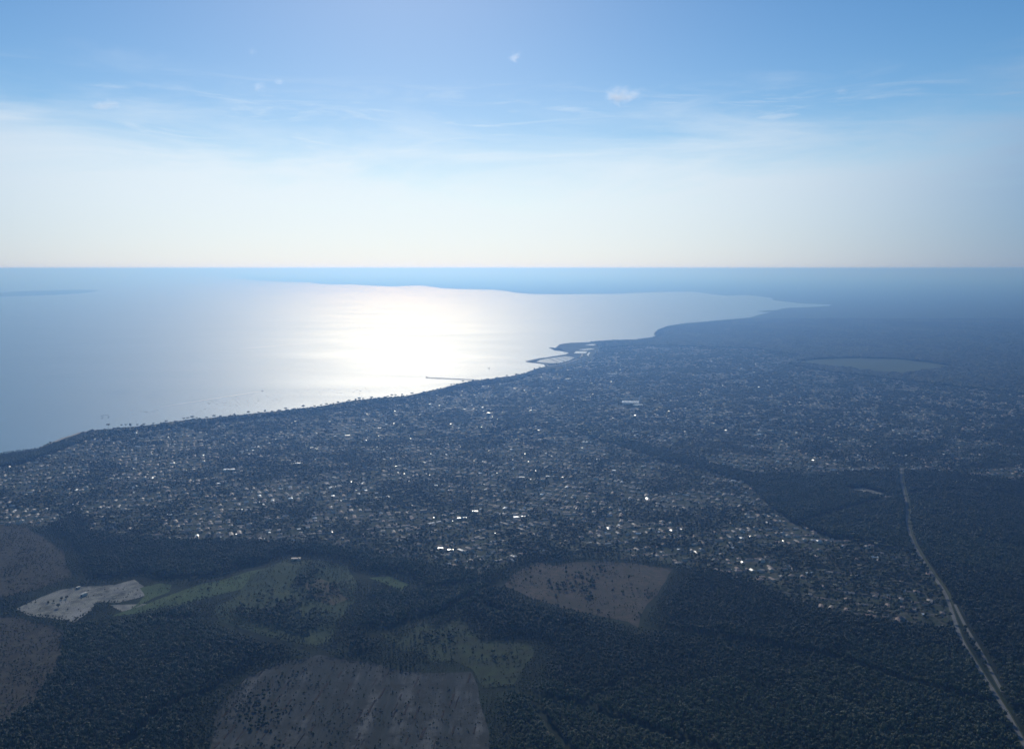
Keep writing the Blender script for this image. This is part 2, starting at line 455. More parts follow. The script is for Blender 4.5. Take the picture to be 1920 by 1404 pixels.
# town ground
TOWN = [(-300, 1000), (-200, 935), (0, 880), (60, 866), (110, 848), (160, 826), (250, 812), (400, 795), (600, 774), (760, 752), (880, 727), (960, 716), (1030, 696),
        (1080, 672), (1120, 655), (1180, 650), (1260, 650), (1420, 655), (1500, 668), (1480, 684), (1560, 700), (1700, 716), (1900, 740), (2100, 760), (2200, 900),
        (1900, 905), (1750, 885), (1640, 888), (1500, 895), (1420, 895), (1330, 872), (1290, 862), (1220, 840), (1150, 820), (1105, 800), (1080, 805), (1120, 825), (1250, 868), (1330, 884), (1400, 908), (1440, 948),
        (1490, 985), (1560, 1010), (1640, 1020), (1700, 1035), (1760, 1100), (1790, 1150), (1786, 1186), (1700, 1180), (1600, 1165), (1540, 1150), (1440, 1112), (1380, 1086), (1290, 1066),
        (1262, 1060), (1180, 1050), (1080, 1045), (1030, 1045), (985, 1045), (940, 1068), (905, 1086), (860, 1076), (760, 1058), (690, 1042), (620, 1030), (540, 1022), (440, 1020),
        (330, 1020), (230, 1010), (170, 1000), (150, 960), (90, 990), (0, 985), (-200, 1010)]
TW = pts(TOWN)
sheet('town_ground', TW, 2.15, M['town'])

# ------------------------------------------------------------------ roads
def ribbon(name, line, w, z, m, kind='structure'):
    w = w if isinstance(w, (list, tuple)) else [w] * len(line)
    L, Rr = [], []
    n = len(line)
    for i, (x, y) in enumerate(line):
        a = line[max(0, i - 1)]; b = line[min(n - 1, i + 1)]
        dx, dy = b[0] - a[0], b[1] - a[1]; l = math.hypot(dx, dy) or 1
        ox, oy = -dy / l * w[i] / 2, dx / l * w[i] / 2
        L.append((x + ox, y + oy, z)); Rr.append((x - ox, y - oy, z))
    me = bpy.data.meshes.new(name)
    me.from_pydata(Rr + L, [], [(i, i + 1, n + i + 1, n + i) for i in range(n - 1)])
    o = link(name, me, m); tag(o, kind=kind)
    return o
def smooth(line, k=6):
    out = []
    P = [line[0]] + list(line) + [line[-1]]
    for i in range(1, len(P) - 2):
        p0, p1, p2, p3 = P[i - 1:i + 3]
        for j in range(k):
            t = j / k
            out.append(tuple(0.5 * (2 * p1[d] + (p2[d] - p0[d]) * t + (2 * p0[d] - 5 * p1[d] + 4 * p2[d] - p3[d]) * t * t
                             + (3 * p1[d] - p0[d] - 3 * p2[d] + p3[d]) * t ** 3) for d in (0, 1)))
    out.append(line[-1])
    return out
main_road = smooth(pts([(1690, 878), (1690, 900), (1694, 922), (1700, 950), (1702, 985), (1712, 1020), (1730, 1052), (1750, 1082), (1772, 1115), (1788, 1160), (1802, 1200), (1828, 1245), (1860, 1295), (1885, 1335), (1920, 1398), (1990, 1540)]))
second_road = smooth(pts([(1700, 925), (1722, 1045), (1762, 1088), (1790, 1135), (1812, 1180), (1838, 1222), (1862, 1268), (1880, 1300)][3:]))
nm = len(main_road)
ribbon('road_verge', main_road, [18 if i < nm * 0.55 else 10 for i in range(nm)], 2.35, M['verge'])
ribbon('road', main_road, 6.0, 2.6, M['road'])
ribbon('road_verge.001', second_road, 7, 2.40, M['verge'])
ribbon('road.001', second_road, 4, 2.65, M['road'])
lane = smooth(pts([(1545, 1030), (1565, 1050), (1590, 1068), (1600, 1085), (1580, 1100)]))
ribbon('road.002', lane, 7, 2.6, M['street'])
track_a = smooth(pts([(1700, 880), (1600, 884), (1480, 890), (1400, 902)]))
GAPS = [  # forest rides and firebreaks, metres wide
 (pts([(940, 1096), (1000, 1122), (1090, 1148), (1190, 1176), (1290, 1192), (1420, 1212), (1560, 1240), (1750, 1300), (1950, 1350)]), 16),
 (pts([(905, 1292), (1000, 1310), (1090, 1328), (1180, 1362), (1300, 1400), (1500, 1480)]), 14),
 (pts([(1090, 1328), (1150, 1290), (1220, 1262), (1300, 1240), (1380, 1205)]), 8),
 (pts([(400, 1165), (480, 1198), (600, 1230), (700, 1195), (830, 1150), (940, 1100)]), 12),
 (pts([(1002, 1330), (1060, 1404), (1100, 1500)]), 10),
 (pts([(136, 1085), (250, 1090), (420, 1085), (530, 1062), (640, 1075), (800, 1110), (940, 1098)]), 14),
 (pts([(0, 1165), (150, 1190), (250, 1170), (400, 1165)]), 10),
 (pts([(240, 1404), (300, 1340), (420, 1290), (520, 1260)]), 12),
 (pts([(1480, 990), (1580, 960), (1700, 930), (1800, 925), (1920, 930)]), 14),
 (pts([(1260, 1070), (1235, 1110), (1198, 1174)]), 10),
]
for i, (l, w) in enumerate(GAPS):
    ribbon('forest_ride' if i == 0 else 'forest_ride.%03d' % i, l, w * 0.9, 2.05 + 0.01 * i, M['land'])
# sandy beach along the shore
bl = [p for p in coast if True]
bi = [i for i, p in enumerate(shore) if p in ((300, 795), (510, 773), (700, 749), (985, 700), (78, 840), (150, 812), (690, 749))]
def shore_line(a, b):
    ia, ib = coast.index(sh[shore.index(a)]), coast.index(sh[shore.index(b)])
    return coast[ia:ib + 1]
for k, (a, b, w) in enumerate([((78, 840), (180, 807), 12), ((300, 795), (510, 773), 14), ((560, 767), (720, 746), 12), ((770, 742), (985, 700), 12)]):
    ribbon('beach' if k == 0 else 'beach.%03d' % k, shore_line(a, b), w, 2.5, M['sand'])

# ------------------------------------------------------------------ trees
def crown_verts(rx, rz, z0, n, size, rg, flat=0.0):
    V, F = [], []
    for i in range(n):
        while True:
            p = Vector((rg.uniform(-1, 1), rg.uniform(-1, 1), rg.uniform(-1 + flat, 1)))
            if 0.35 < p.length < 1: break
        p = p.normalized() * (0.55 + 0.45 * rg.random())
        c = Vector((p.x * rx, p.y * rx, z0 + p.z * rz))
        a = Vector((rg.gauss(0, 1), rg.gauss(0, 1), rg.gauss(0, 0.5))).normalized()
        b = a.cross(Vector((rg.gauss(0, .3), rg.gauss(0, .3), 1))).normalized()
        s = size * rg.uniform(0.6, 1.3); n0 = len(V)
        V += [tuple(c + a * s), tuple(c + b * s * 0.8), tuple(c - a * s), tuple(c - b * s * 0.8)]
        F.append((n0, n0 + 1, n0 + 2, n0 + 3))
    return V, F
def lump(cx, cy, cz, rx, rz, rg, sub=1, amp=0.28):
    bm = bmesh.new(); bmesh.ops.create_icosphere(bm, subdivisions=sub, radius=1.0)
    V = []
    for v in bm.verts:
        k = 1 + rg.uniform(-amp, amp)
        V.append((cx + v.co.x * rx * k, cy + v.co.y * rx * k, cz + v.co.z * rz * k))
    F = [tuple(v.index for v in f.verts) for f in bm.faces]
    bm.free()
    return V, F
def join(parts):
    V, F = [], []
    for v, f in parts:
        n = len(V); V += v; F += [tuple(i + n for i in t) for t in f]
    return V, F
def tree_meshes(kind, seed, leaves=70):
    rg = random.Random(seed)
    if kind == 'pine':     h, rx, rz = rg.uniform(13, 17), rg.uniform(3.0, 3.8), rg.uniform(3.0, 4.2)
    elif kind == 'umbrella': h, rx, rz = rg.uniform(14, 17), rg.uniform(5.0, 6.5), rg.uniform(1.8, 2.4)
    else:                  h, rx, rz = rg.uniform(8, 12), rg.uniform(4.0, 5.2), rg.uniform(3.4, 4.6)
    zc_ = h - rz
    parts = []
    for k in range(4 if kind != 'umbrella' else 6):
        a = k * 2.4 + rg.random(); d = rx * rg.uniform(0.25, 0.55)
        parts.append(lump(math.cos(a) * d, math.sin(a) * d, zc_ + rg.uniform(-0.3, 0.3) * rz, rx * 0.52, rz * 0.7, rg))
    parts.append(crown_verts(rx, rz, zc_, leaves, 0.75, rg))
    V, F = join(parts)
    me = bpy.data.meshes.new(kind + '_crown'); me.from_pydata(V, [], F)
    mb = MB()
    top = Vector((rg.uniform(-.6, .6), rg.uniform(-.6, .6), zc_))
    mb.tube((0, 0, -0.3), top, 0.32, 0.16, 5)
    for k in range(4):
        a = k * 1.57 + rg.random()
        q = top + Vector((math.cos(a) * rx * .6, math.sin(a) * rx * .6, rz * 0.25))
        mb.tube(tuple(top * 0.8), tuple(q), 0.13, 0.05, 4)
    tm = mb.mesh(kind + '_trunk')
    return me, tm
M_of = {'pine': M['crown'], 'umbrella': M['crown'], 'oak': M['oak']}
PROTO = bpy.data.collections.new('tree_prototypes')      # never linked to the scene: used by the instancer only
PINES, OAKS, UMB = [], [], []
def proto(name, me, mats):
    o = bpy.data.objects.new(name, me); PROTO.objects.link(o); return o
def merged(kind, seed, leaves):
    c, t = tree_meshes(kind, seed, leaves)
    c.materials.append(M_of[kind]); t.materials.append(M['bark'])
    return c, t
def single(kind, seed, leaves=45):
    c, t = tree_meshes(kind, seed, leaves)
    V = [tuple(v.co) for v in c.vertices]; n = len(V); F = [tuple(p.vertices) for p in c.polygons]; nc = len(F)
    V += [tuple(v.co) for v in t.vertices]; F += [tuple(i + n for i in p.vertices) for p in t.polygons]
    me = bpy.data.meshes.new(kind); me.from_pydata(V, [], F)
    me.materials.append(M_of[kind]); me.materials.append(M['bark'])
    mi = np.zeros(len(F), np.int32); mi[nc:] = 1
    me.polygons.foreach_set('material_index', mi)
    return me
for i in range(4): proto('a%d' % i, single('pine', 10 + i), None)
for i in range(3): proto('b%d' % i, single('oak', 30 + i), None)
proto('c0', single('umbrella', 50), None); proto('c1', single('umbrella', 51), None)
def clump(seed, kind, n=14, spread=13):
    rg = random.Random(seed); parts = []
    for k in range(n):
        x, y = rg.uniform(-spread, spread), rg.uniform(-spread, spread)
        h = rg.uniform(9, 15)
        parts.append(lump(x, y, h - 3, rg.uniform(3.2, 4.8), rg.uniform(3, 4), rg, 1, 0.35))
        parts.append(lump(x, y, h - 6.5, 2.0, 5.2, rg, 1, 0.2))
    V, F = join(parts)
    me = bpy.data.meshes.new('clump'); me.from_pydata(V, [], F); me.materials.append(M_of[kind])
    return me
for i in range(3): proto('d%d' % i, clump(70 + i, 'pine'), None)
for i in range(2): proto('e%d' % i, clump(80 + i, 'oak'), None)
# index order in the instancer is alphabetical: a0-3 pines, b0-2 oaks, c0-1 umbrella, d0-2 pine clumps, e0-1 oak clumps

def instancer(name, P, Z, idx, rot, scl, coll, m=None, label=None, cat=None, scl3=None):
    n = len(P)
    me = bpy.data.meshes.new(name); me.vertices.add(n)
    co = np.zeros((n, 3), np.float32); co[:, :2] = P; co[:, 2] = Z
    me.vertices.foreach_set('co', co.ravel())
    for nm_, ty, arr in (('idx', 'INT', idx.astype(np.int32)), ('rot', 'FLOAT', rot.astype(np.float32))):
        a = me.attributes.new(nm_, ty, 'POINT'); a.data.foreach_set('value', arr)
    a = me.attributes.new('scl', 'FLOAT_VECTOR', 'POINT')
    s3 = scl3 if scl3 is not None else np.repeat(scl[:, None], 3, 1)
    a.data.foreach_set('vector', s3.astype(np.float32).ravel())
    o = link(name, me)
    ng = bpy.data.node_groups.new(name, 'GeometryNodeTree')
    ng.interface.new_socket('Geometry', in_out='INPUT', socket_type='NodeSocketGeometry')
    ng.interface.new_socket('Geometry', in_out='OUTPUT', socket_type='NodeSocketGeometry')
    N = ng.nodes.new; Lk = ng.links.new
    gi, go = N('NodeGroupInput'), N('NodeGroupOutput')
    ip = N('GeometryNodeInstanceOnPoints'); ip.inputs['Pick Instance'].default_value = True
    ci = N('GeometryNodeCollectionInfo'); ci.inputs['Collection'].default_value = coll
    ci.inputs['Separate Children'].default_value = True; ci.inputs['Reset Children'].default_value = True
    def attr(nm_, ty):
        x = N('GeometryNodeInputNamedAttribute'); x.data_type = ty; x.inputs['Name'].default_value = nm_; return x.outputs['Attribute']
    cz = N('ShaderNodeCombineXYZ'); Lk(attr('rot', 'FLOAT'), cz.inputs['Z'])
    e2r = N('FunctionNodeEulerToRotation'); Lk(cz.outputs[0], e2r.inputs[0])
    Lk(gi.outputs[0], ip.inputs['Points']); Lk(ci.outputs[0], ip.inputs['Instance'])
    Lk(attr('idx', 'INT'), ip.inputs['Instance Index']); Lk(e2r.outputs[0], ip.inputs['Rotation']); Lk(attr('scl', 'FLOAT_VECTOR'), ip.inputs['Scale'])
    Lk(ip.outputs[0], go.inputs[0])
    md = o.modifiers.new('instances', 'NODES'); md.node_group = ng
    tag(o, label, cat, kind='stuff')
    return o

TAN = math.tan(R(30.0)) 
def grid(x0, x1, y0, y1, s, jit=0.42, seed=0):
    r = np.random.default_rng(seed)
    X, Y = np.meshgrid(np.arange(x0, x1, s), np.arange(y0, y1, s))
    P = np.stack([X.ravel(), Y.ravel()], 1)
    return P + r.uniform(-jit * s, jit * s, P.shape)
def infr(P, m=140): return np.abs(P[:, 0]) < P[:, 1] * TAN / cp * 1.02 + m

HARBOUR = pts([(960, 694), (975, 672), (1020, 662), (1056, 657), (1030, 650), (1050, 643), (1118, 642), (1124, 655), (1112, 672), (1090, 684), (1064, 691), (1030, 694)])
def common_masks(P):
    keep = inpoly(P, land) & ~inpoly(P, HARBOUR)
    for l, w in GAPS: keep &= distline(P, l) > w * 0.62
    keep &= distline(P, main_road) > 8.0
    keep &= distline(P, second_road) > 7.0
    return keep
town_a = np.array(TW)
FIELD_DENS = dict(quarry_a=0.015, quarry_b=0, meadow_a=0.22, meadow_b=0.3, scrub=0.62, rust=0.12, brown=0.13, olive=0.20, felled=0.14, heath=0.30, heath_b=0.30, meadow_c=0.1, meadow_d=0.0, airfield=0.0, bare=0.03)
def field_keep(P, r):
    """fraction of trees that stand on a field, and which points lie on one"""
    on = np.zeros(len(P), bool); keep = np.ones(len(P), bool)
    u = r.random(len(P))
    n = vnoise(P, 45, 5)
    for k, poly in FW.items():
        i = inpoly(P, poly)
        d = FIELD_DENS[k]
        # clustered: noise decides where the scattered trees stand
        edge = np.clip(1 - distline(P[i], poly + [poly[0]]) / 26, 0, 1) * (0.6 if k in ('brown', 'olive', 'felled', 'heath', 'heath_b', 'scrub', 'rust') else 0.0)
        keep[i] = u[i] < d * np.clip((n[i] - 0.35) * 4.0, 0.15, 2.2) + edge * np.clip(n[i] * 2 - 0.5, 0, 1)
        if k == 'felled':      # young growth fades the left part, a window reflection laid as ground
            ppx, ppy = pix(P[i][:, 0], P[i][:, 1])
            keep[i] |= u[i] < np.clip((640 - ppx) / 190, 0, 1) * np.clip(n[i] * 2 - 0.3, 0, 1) * 0.8
        on |= i
    return keep, on

# streets of the town: districts with their own grid direction
DIST = [(at(150, 930), 12), (at(420, 900), 25), (at(700, 860), 32), (at(620, 990), 18), (at(880, 1020), 40), (at(1000, 930), -20), (at(900, 780), 38),
        (at(1150, 960), -8), (at(1250, 1000), 15), (at(1600, 1100), -25), (at(1450, 1040), 8), (at(1120, 740), 45), (at(1350, 760), 20),
        (at(1600, 780), -12), (at(1450, 700), 30), (at(1800, 850), 5), (at(1250, 900), -30), (at(1150, 690), 50), (at(300, 850), 20), (at(540, 820), 28)]
DX = np.array([d[0] for d in DIST]); DA = np.array([R(d[1]) for d in DIST])
def district(P):
    d = np.hypot(P[:, None, 0] - DX[None, :, 0], (P[:, None, 1] - DX[None, :, 1]) * 0.8)
    return d.argmin(1)
# house plots
SX, SY = 22.0, 26.0
HP, HR, HS = [], [], []
for di in range(len(DIST)):
    c = DX[di]; a = DA[di]; rad = 2600
    gx = np.arange(-rad, rad, SX); gy = np.arange(-rad, rad, SY)
    X, Y = np.meshgrid(gx, gy)
    row = np.repeat(np.arange(len(gy)), len(gx)).reshape(X.shape)
    Y = Y + np.where(row % 2 == 0, 5.5, -5.5)            # pairs of rows face a street between them
    r = np.random.default_rng(500 + di)
    X = X + r.uniform(-4, 4, X.shape); Y = Y + r.uniform(-2.5, 2.5, Y.shape)
    X, Y = X.ravel(), Y.ravel()
    P = np.stack([c[0] + X * math.cos(a) - Y * math.sin(a), c[1] + X * math.sin(a) + Y * math.cos(a)], 1)
    ok = infr(P, 200) & (P[:, 1] > 1200) & (P[:, 1] < 9500)
    P = P[ok]
    if len(P) == 0: continue
    P = P[district(P) == di]
    P = P[inpoly(P, TW)]
    HP.append(P); HR.append(a + r.choice([0, math.pi / 2, math.pi, -math.pi / 2], len(P)) + r.normal(0, 0.06, len(P)))
HP = np.concatenate(HP); HR = np.concatenate(HR)
r = np.random.default_rng(9)
green = vnoise(HP, 150, 14) * 0.45 + vnoise(HP, 65, 2) * 0.55
keep = r.random(len(HP)) < np.clip((0.72 - green) * 3.0, 0.06, 0.85)
keep &= common_masks(HP) & (distline(HP, coast[:400]) > 22)
WARE = [at(1188, 758)]
for q in WARE: keep &= np.hypot(HP[:, 0] - q[0], HP[:, 1] - q[1]) > 130
for k in FW: keep &= ~inpoly(HP, FW[k])
# the hand-placed rows by the far road
HP, HR = HP[keep], HR[keep]
extra = [(x, 904 + r.normal(0, 1.0)) for x in list(np.arange(1705, 1735, 7)) + list(np.arange(1752, 1836, 6.5))] + [(x, 884 + r.normal(0, 1.2)) for x in np.arange(1560, 1760, 6)]
EP = np.array(pts(extra)); HP = np.concatenate([HP, EP]); HR = np.concatenate([HR, r.uniform(-0.15, 0.15, len(EP))])
nH = len(HP)
hdist = np.hypot(HP[:, 0], HP[:, 1])
print('houses', nH)

# streets
smb = MB()
for di in range(len(DIST)):
    c = DX[di]; a = DA[di]
    e1 = np.array([math.cos(a), math.sin(a)]); e2 = np.array([-math.sin(a), math.cos(a)])
    ys = -2600 + SY * (np.arange(0, int(5200 / SY), 2) + 0.5)
    step = 20.0
    tt = np.arange(-2600, 2600, step)
    for y in ys:
        P = c + tt[:, None] * e1 + y * e2
        ok = infr(P, 200) & (P[:, 1] > 1200) & (P[:, 1] < 6500)
        if not ok.any(): continue
        ok[ok] &= (district(P[ok]) == di)
        if ok.any(): ok[ok] &= inpoly(P[ok], TW)
        i = 0
        while i < len(ok):
            if ok[i]:
                j = i
                while j + 1 < len(ok) and ok[j + 1]: j += 1
                if j - i > 2:
                    a0 = P[i]; b0 = P[j]; o2 = e2 * 2.6
                    smb.poly([(*(a0 - o2), 2.4), (*(b0 - o2), 2.4), (*(b0 + o2), 2.4), (*(a0 + o2), 2.4)])
                i = j + 1
            else: i += 1
link('street', smb.mesh('street'), M['street'])['kind'] = 'structure'

# house prototypes
def house_mesh(kind):
    """returns (wall mesh, roof mesh, chimney mesh)"""
    w, ro, ch = MB(), MB(), MB()
    def wing(x0, x1, y0, y1, h, pitch, hip):
        w.box(x0, x1, y0, y1, -0.3, h)
        o = 0.5; X0, X1, Y0, Y1 = x0 - o, x1 + o, y0 - o, y1 + o
        hy = (Y1 - Y0) / 2; rise = hy * math.tan(pitch); yc = (Y0 + Y1) / 2; ins = hy if hip else 0.0
        z = h + 0.02; A = (X0, Y0, z); B = (X1, Y0, z); Cc = (X1, Y1, z); Dd = (X0, Y1, z)
        r0, r1 = (X0 + ins, yc, z + rise), (X1 - ins, yc, z + rise)
        ro.poly([A, B, r1, r0]); ro.poly([Cc, Dd, r0, r1]); ro.poly([B, Cc, r1]); ro.poly([Dd, A, r0]); ro.poly([Dd, Cc, B, A])
        return z + rise, yc
    if kind == 0: t, yc = wing(-7, 7, -4.5, 4.5, 2.8, R(17), True)
    elif kind == 1:
        t, yc = wing(-8, 5, -4, 4, 2.8, R(20), False); wing(5.6, 10, -3.2, 2.8, 2.4, R(14), False)
    elif kind == 2: t, yc = wing(-6, 6, -5, 5, 5.2, R(22), True)
    elif kind == 3: t, yc = wing(-9, 9, -4.2, 4.2, 2.8, R(15), False)
    else: t, yc = wing(-5.5, 5.5, -4.6, 4.6, 3.0, R(25), False)
    ch.box(-2.4, -1.6, yc - 0.4, yc + 0.4, t - 1.0, t + 0.9)
    return w.mesh('house_wall'), ro.mesh('house_roof'), ch.mesh('house_chimney')
def annex_mesh():
    a = MB(); a.box(-3, 3, -2.4, 2.4, -0.3, 2.3)
    b = MB(); b.poly([(-3.3, -2.7, 2.35), (3.3, -2.7, 2.35), (3.3, 2.7, 3.3), (-3.3, 2.7, 3.3)])
    b.poly([(-3.3, 2.7, 3.28), (3.3, 2.7, 3.28), (3.3, -2.7, 2.33), (-3.3, -2.7, 2.33)])
    return a.mesh('annex_wall'), b.mesh('annex_roof')
HM = [house_mesh(k) for k in range(5)]
RM = [M['tile_a'], M['tile_b'], M['tile_c'], M['grey_roof'], M['metal']]
AN = annex_mesh(); AN[0].materials.append(M['wall']); AN[1].materials.append(M['metal'])
HCOL = bpy.data.collections.new('house_prototypes')
def joined(ms, mats, name):
    V, F, I = [], [], []
    for k, me in enumerate(ms):
        n = len(V); V += [tuple(v.co) for v in me.vertices]
        for p in me.polygons: F.append(tuple(i + n for i in p.vertices)); I.append(k)
    o = bpy.data.meshes.new(name); o.from_pydata(V, [], F)
    for x in mats: o.materials.append(x)
    o.polygons.foreach_set('material_index', np.array(I, np.int32))
    return o
combos = []
for k in range(5):
    for j in range(5):
        nme = 'h%02d' % len(combos)
        HCOL.objects.link(bpy.data.objects.new(nme, joined(HM[k], [M['wall'] if (k + j) % 2 else M['wall2'], RM[j], M['wall']], nme)))
        combos.append((k, j))
ja = bpy.data.objects.new('h%02d' % len(combos), joined(AN, [M['wall'], M['metal']], 'annex')); HCOL.objects.link(ja)
hk = r.integers(0, 5, nH)
hj = r.choice(5, nH, p=[0.39, 0.40, 0.155, 0.045, 0.01])
hs = r.uniform(0.68, 1.0, nH)
hj[nH - len(EP):] = r.choice([1, 3, 4], len(EP))

# houses that show largest: things of their own
vis = (np.abs(HP[:, 0]) < HP[:, 1] * TAN * 1.0) & (HP[:, 1] > 1100)
order = np.argsort(np.where(vis, hdist, 1e9))[:300]
sel = np.zeros(nH, bool); sel[order] = True
ROOFW = ['terracotta hipped', 'pale clay tiled', 'dark brown tiled', 'grey', 'shiny pale metal']
PARTM = {}
def part_mesh(me, m):
    k = (me.name, m.name)
    if k not in PARTM:
        c = me.copy(); c.materials.clear(); c.materials.append(m); PARTM[k] = c
    return PARTM[k]
PLACES = [((880, 1050), 'left of the brown field'), ((640, 1010), 'above the scrubland'), ((1150, 1030), 'behind the brown field'), ((1300, 1050), 'right of the brown field'),
          ((1400, 1080), 'beside the dark plantation'), ((1650, 1120), 'near the long straight road'), ((1530, 1130), 'at the plantation corner'), ((300, 990), 'at the left edge of town'),
          ((1600, 1050), 'near the diagonal lane'), ((1740, 1140), 'by the road fork'), ((1480, 1040), 'in the right half of town')]
def copy_house(i):
    k, j = combos[hk[i] * 5 + hj[i]]
    px_, py_ = pix(HP[i, 0], HP[i, 1])
    pl = min(PLACES, key=lambda q: (q[0][0] - px_) ** 2 + (q[0][1] - py_) ** 2 * 2)[1]
    e = empty('house', (HP[i, 0], HP[i, 1], 2.3), HR[i]); e.scale = (hs[i],) * 3
    shape = ['long low', 'low winged', 'two storey', 'wide low', 'small gabled'][k]
    roofw = ['terracotta tiled', 'pale clay tiled', 'dark brown tiled', 'flat grey', 'shiny metal'][j]
    tag(e, '%s house with %s roof %s' % (shape, roofw.replace('flat ', ''), pl), 'house', 'houses %s' % pl)
    w, ro, ch = HM[k]
    link('wall', part_mesh(w, M['wall'] if (k + j) % 2 else M['wall2']), None, e)
    rr = link('roof', part_mesh(ro, RM[j]), None, e)
    link('chimney', part_mesh(ch, M['wall']), None, rr)
for i in order: copy_house(i)
rest = ~sel
na = int(nH * 0.10)
ai = r.choice(nH, na, replace=False)
an_pos = HP[ai] + r.normal(0, 1, (na, 2)) * 1.5 + np.stack([np.cos(HR[ai] + 1.57), np.sin(HR[ai] + 1.57)], 1) * 10.5
IP = np.concatenate([HP[rest], an_pos]); II = np.concatenate([(hk * 5 + hj)[rest], np.full(na, 25)])
IR = np.concatenate([HR[rest], r.normal(0, 0.9, na)]); IS = np.concatenate([hs[rest], r.uniform(0.3, 0.85, na)])
instancer('far_houses', IP, 2.3, II, IR, IS, HCOL)

# ---- tree scatter
TREES = []   # (P, idx, scale3)
def add_trees(P, idx, s, zs=None):
    TREES.append((P, idx, s, s if zs is None else zs))
# nearer than 3 km: single trees
Pn = grid(-2200, 2200, 850, 3000, 5.4, seed=1); Pn = Pn[infr(Pn, 160)]
r1 = np.random.default_rng(11)
k1 = common_masks(Pn); fk, on = field_keep(Pn, r1); k1 &= fk
tw = inpoly(Pn, TW)
tn = vnoise(Pn, 65, 2) * 0.55 + vnoise(Pn, 150, 14) * 0.45
k1 &= ~tw | (r1.random(len(Pn)) < np.clip((tn - 0.30) * 1.15, 0.07, 0.66))
Pn, on, tw = Pn[k1], on[k1], tw[k1]
# cells of the plantations: blocks of even age
def block(P, s=420, a=R(24)):
    q = np.stack([P[:, 0] * math.cos(a) + P[:, 1] * math.sin(a), -P[:, 0] * math.sin(a) + P[:, 1] * math.cos(a)], 1)
    i = np.floor(q / s).astype(int)
    return ((i[:, 0] * 73 + i[:, 1] * 151) % 17) / 17.0
def drop_near_houses(P, rad=7.0):
    """keep tree trunks off the houses, using a coarse grid of house cells"""
    cell = {}
    for n_, (x, y) in enumerate(HP): cell.setdefault((int(x // 20), int(y // 20)), []).append(n_)
    ok = np.ones(len(P), bool)
    for n_, (x, y) in enumerate(P):
        cx, cy = int(x // 20), int(y // 20)
        for a in (-1, 0, 1):
            for b_ in (-1, 0, 1):
                for h_ in cell.get((cx + a, cy + b_), ()):
                    if (HP[h_, 0] - x) ** 2 + (HP[h_, 1] - y) ** 2 < rad * rad: ok[n_] = False
    return ok
okh = np.ones(len(Pn), bool); okh[tw] = drop_near_houses(Pn[tw])
Pn, on, tw = Pn[okh], on[okh], tw[okh]
kind = r1.integers(0, 4, len(Pn))
oakp = np.where(on, 0.6, np.where(tw, 0.45, 0.05))
ok_ = r1.random(len(Pn)) < oakp
kind[ok_] = 4 + r1.integers(0, 3, ok_.sum())
um = tw & ~ok_ & (r1.random(len(Pn)) < 0.3); kind[um] = 7 + r1.integers(0, 2, um.sum())
hgt = 0.74 + 0.28 * block(Pn)
und = vnoise(Pn, 40, 21) * 0.35 + 0.83
sc1 = np.where(tw, r1.uniform(0.5, 1.0, len(Pn)), np.where(on, r1.uniform(0.4, 0.95, len(Pn)), hgt * und * r1.uniform(0.7, 1.2, len(Pn))))
fel = inpoly(Pn, FW['felled']) | inpoly(Pn, FW['heath_b']) | inpoly(Pn, FW['heath']); sc1[fel] *= 0.42
gx_, _ = pix(Pn[:, 0], Pn[:, 1]); ff = inpoly(Pn, FW['felled']); sc1[ff] *= 1 + np.clip((600 - gx_[ff]) / 150, 0, 1) * 1.1
cd_ = distline(Pn, coast[:450]); sc1 *= np.clip(cd_ / 120, 0.5, 1)
for k_ in ('meadow_a', 'meadow_b', 'quarry_a', 'scrub', 'meadow_c', 'brown', 'olive', 'felled', 'heath'):
    sc1 *= np.clip(distline(Pn, FW[k_] + [FW[k_][0]]) / 45, 0.5, 1)
# shrubs and saplings
dn = np.hypot(Pn[:, 0], Pn[:, 1])
pxn, pyn = pix(Pn[:, 0], Pn[:, 1])
invis = (pxn < 5) | (pxn > 1915) | (pyn > 1400)
near = np.argsort(np.where(invis, 1e9, dn))[:300]
nsel = np.zeros(len(Pn), bool); nsel[near] = True
NEAR = (Pn[nsel], kind[nsel], sc1[nsel])
TREES.append((Pn[~nsel], kind[~nsel], sc1[~nsel]))
# 3 to 10 km: clumps
Pf = grid(-6200, 6200, 3000, 10500, 21, seed=2); Pf = Pf[infr(Pf, 200)]
k2 = common_masks(Pf); fk, on2 = field_keep(Pf, r1); k2 &= fk
k2 &= distline(Pf, coast[:450]) > 12
tw2 = inpoly(Pf, TW)
tn2 = vnoise(Pf, 65, 2) * 0.55 + vnoise(Pf, 150, 14) * 0.45
k2 &= ~tw2 | (r1.random(len(Pf)) < np.clip((tn2 - 0.16) * 1.5, 0.10, 0.92))
Pf, tw2 = Pf[k2], tw2[k2]
kf = 9 + r1.integers(0, 3, len(Pf)); o2_ = tw2 & (r1.random(len(Pf)) < 0.5); kf[o2_] = 12 + r1.integers(0, 2, o2_.sum())
cd_ = np.clip(distline(Pf, coast[:450]) / 110, 0.45, 1)
TREES.append((Pf, kf, r1.uniform(0.75, 1.15, len(Pf)) * np.where(tw2, 0.62, 1.0) * cd_))
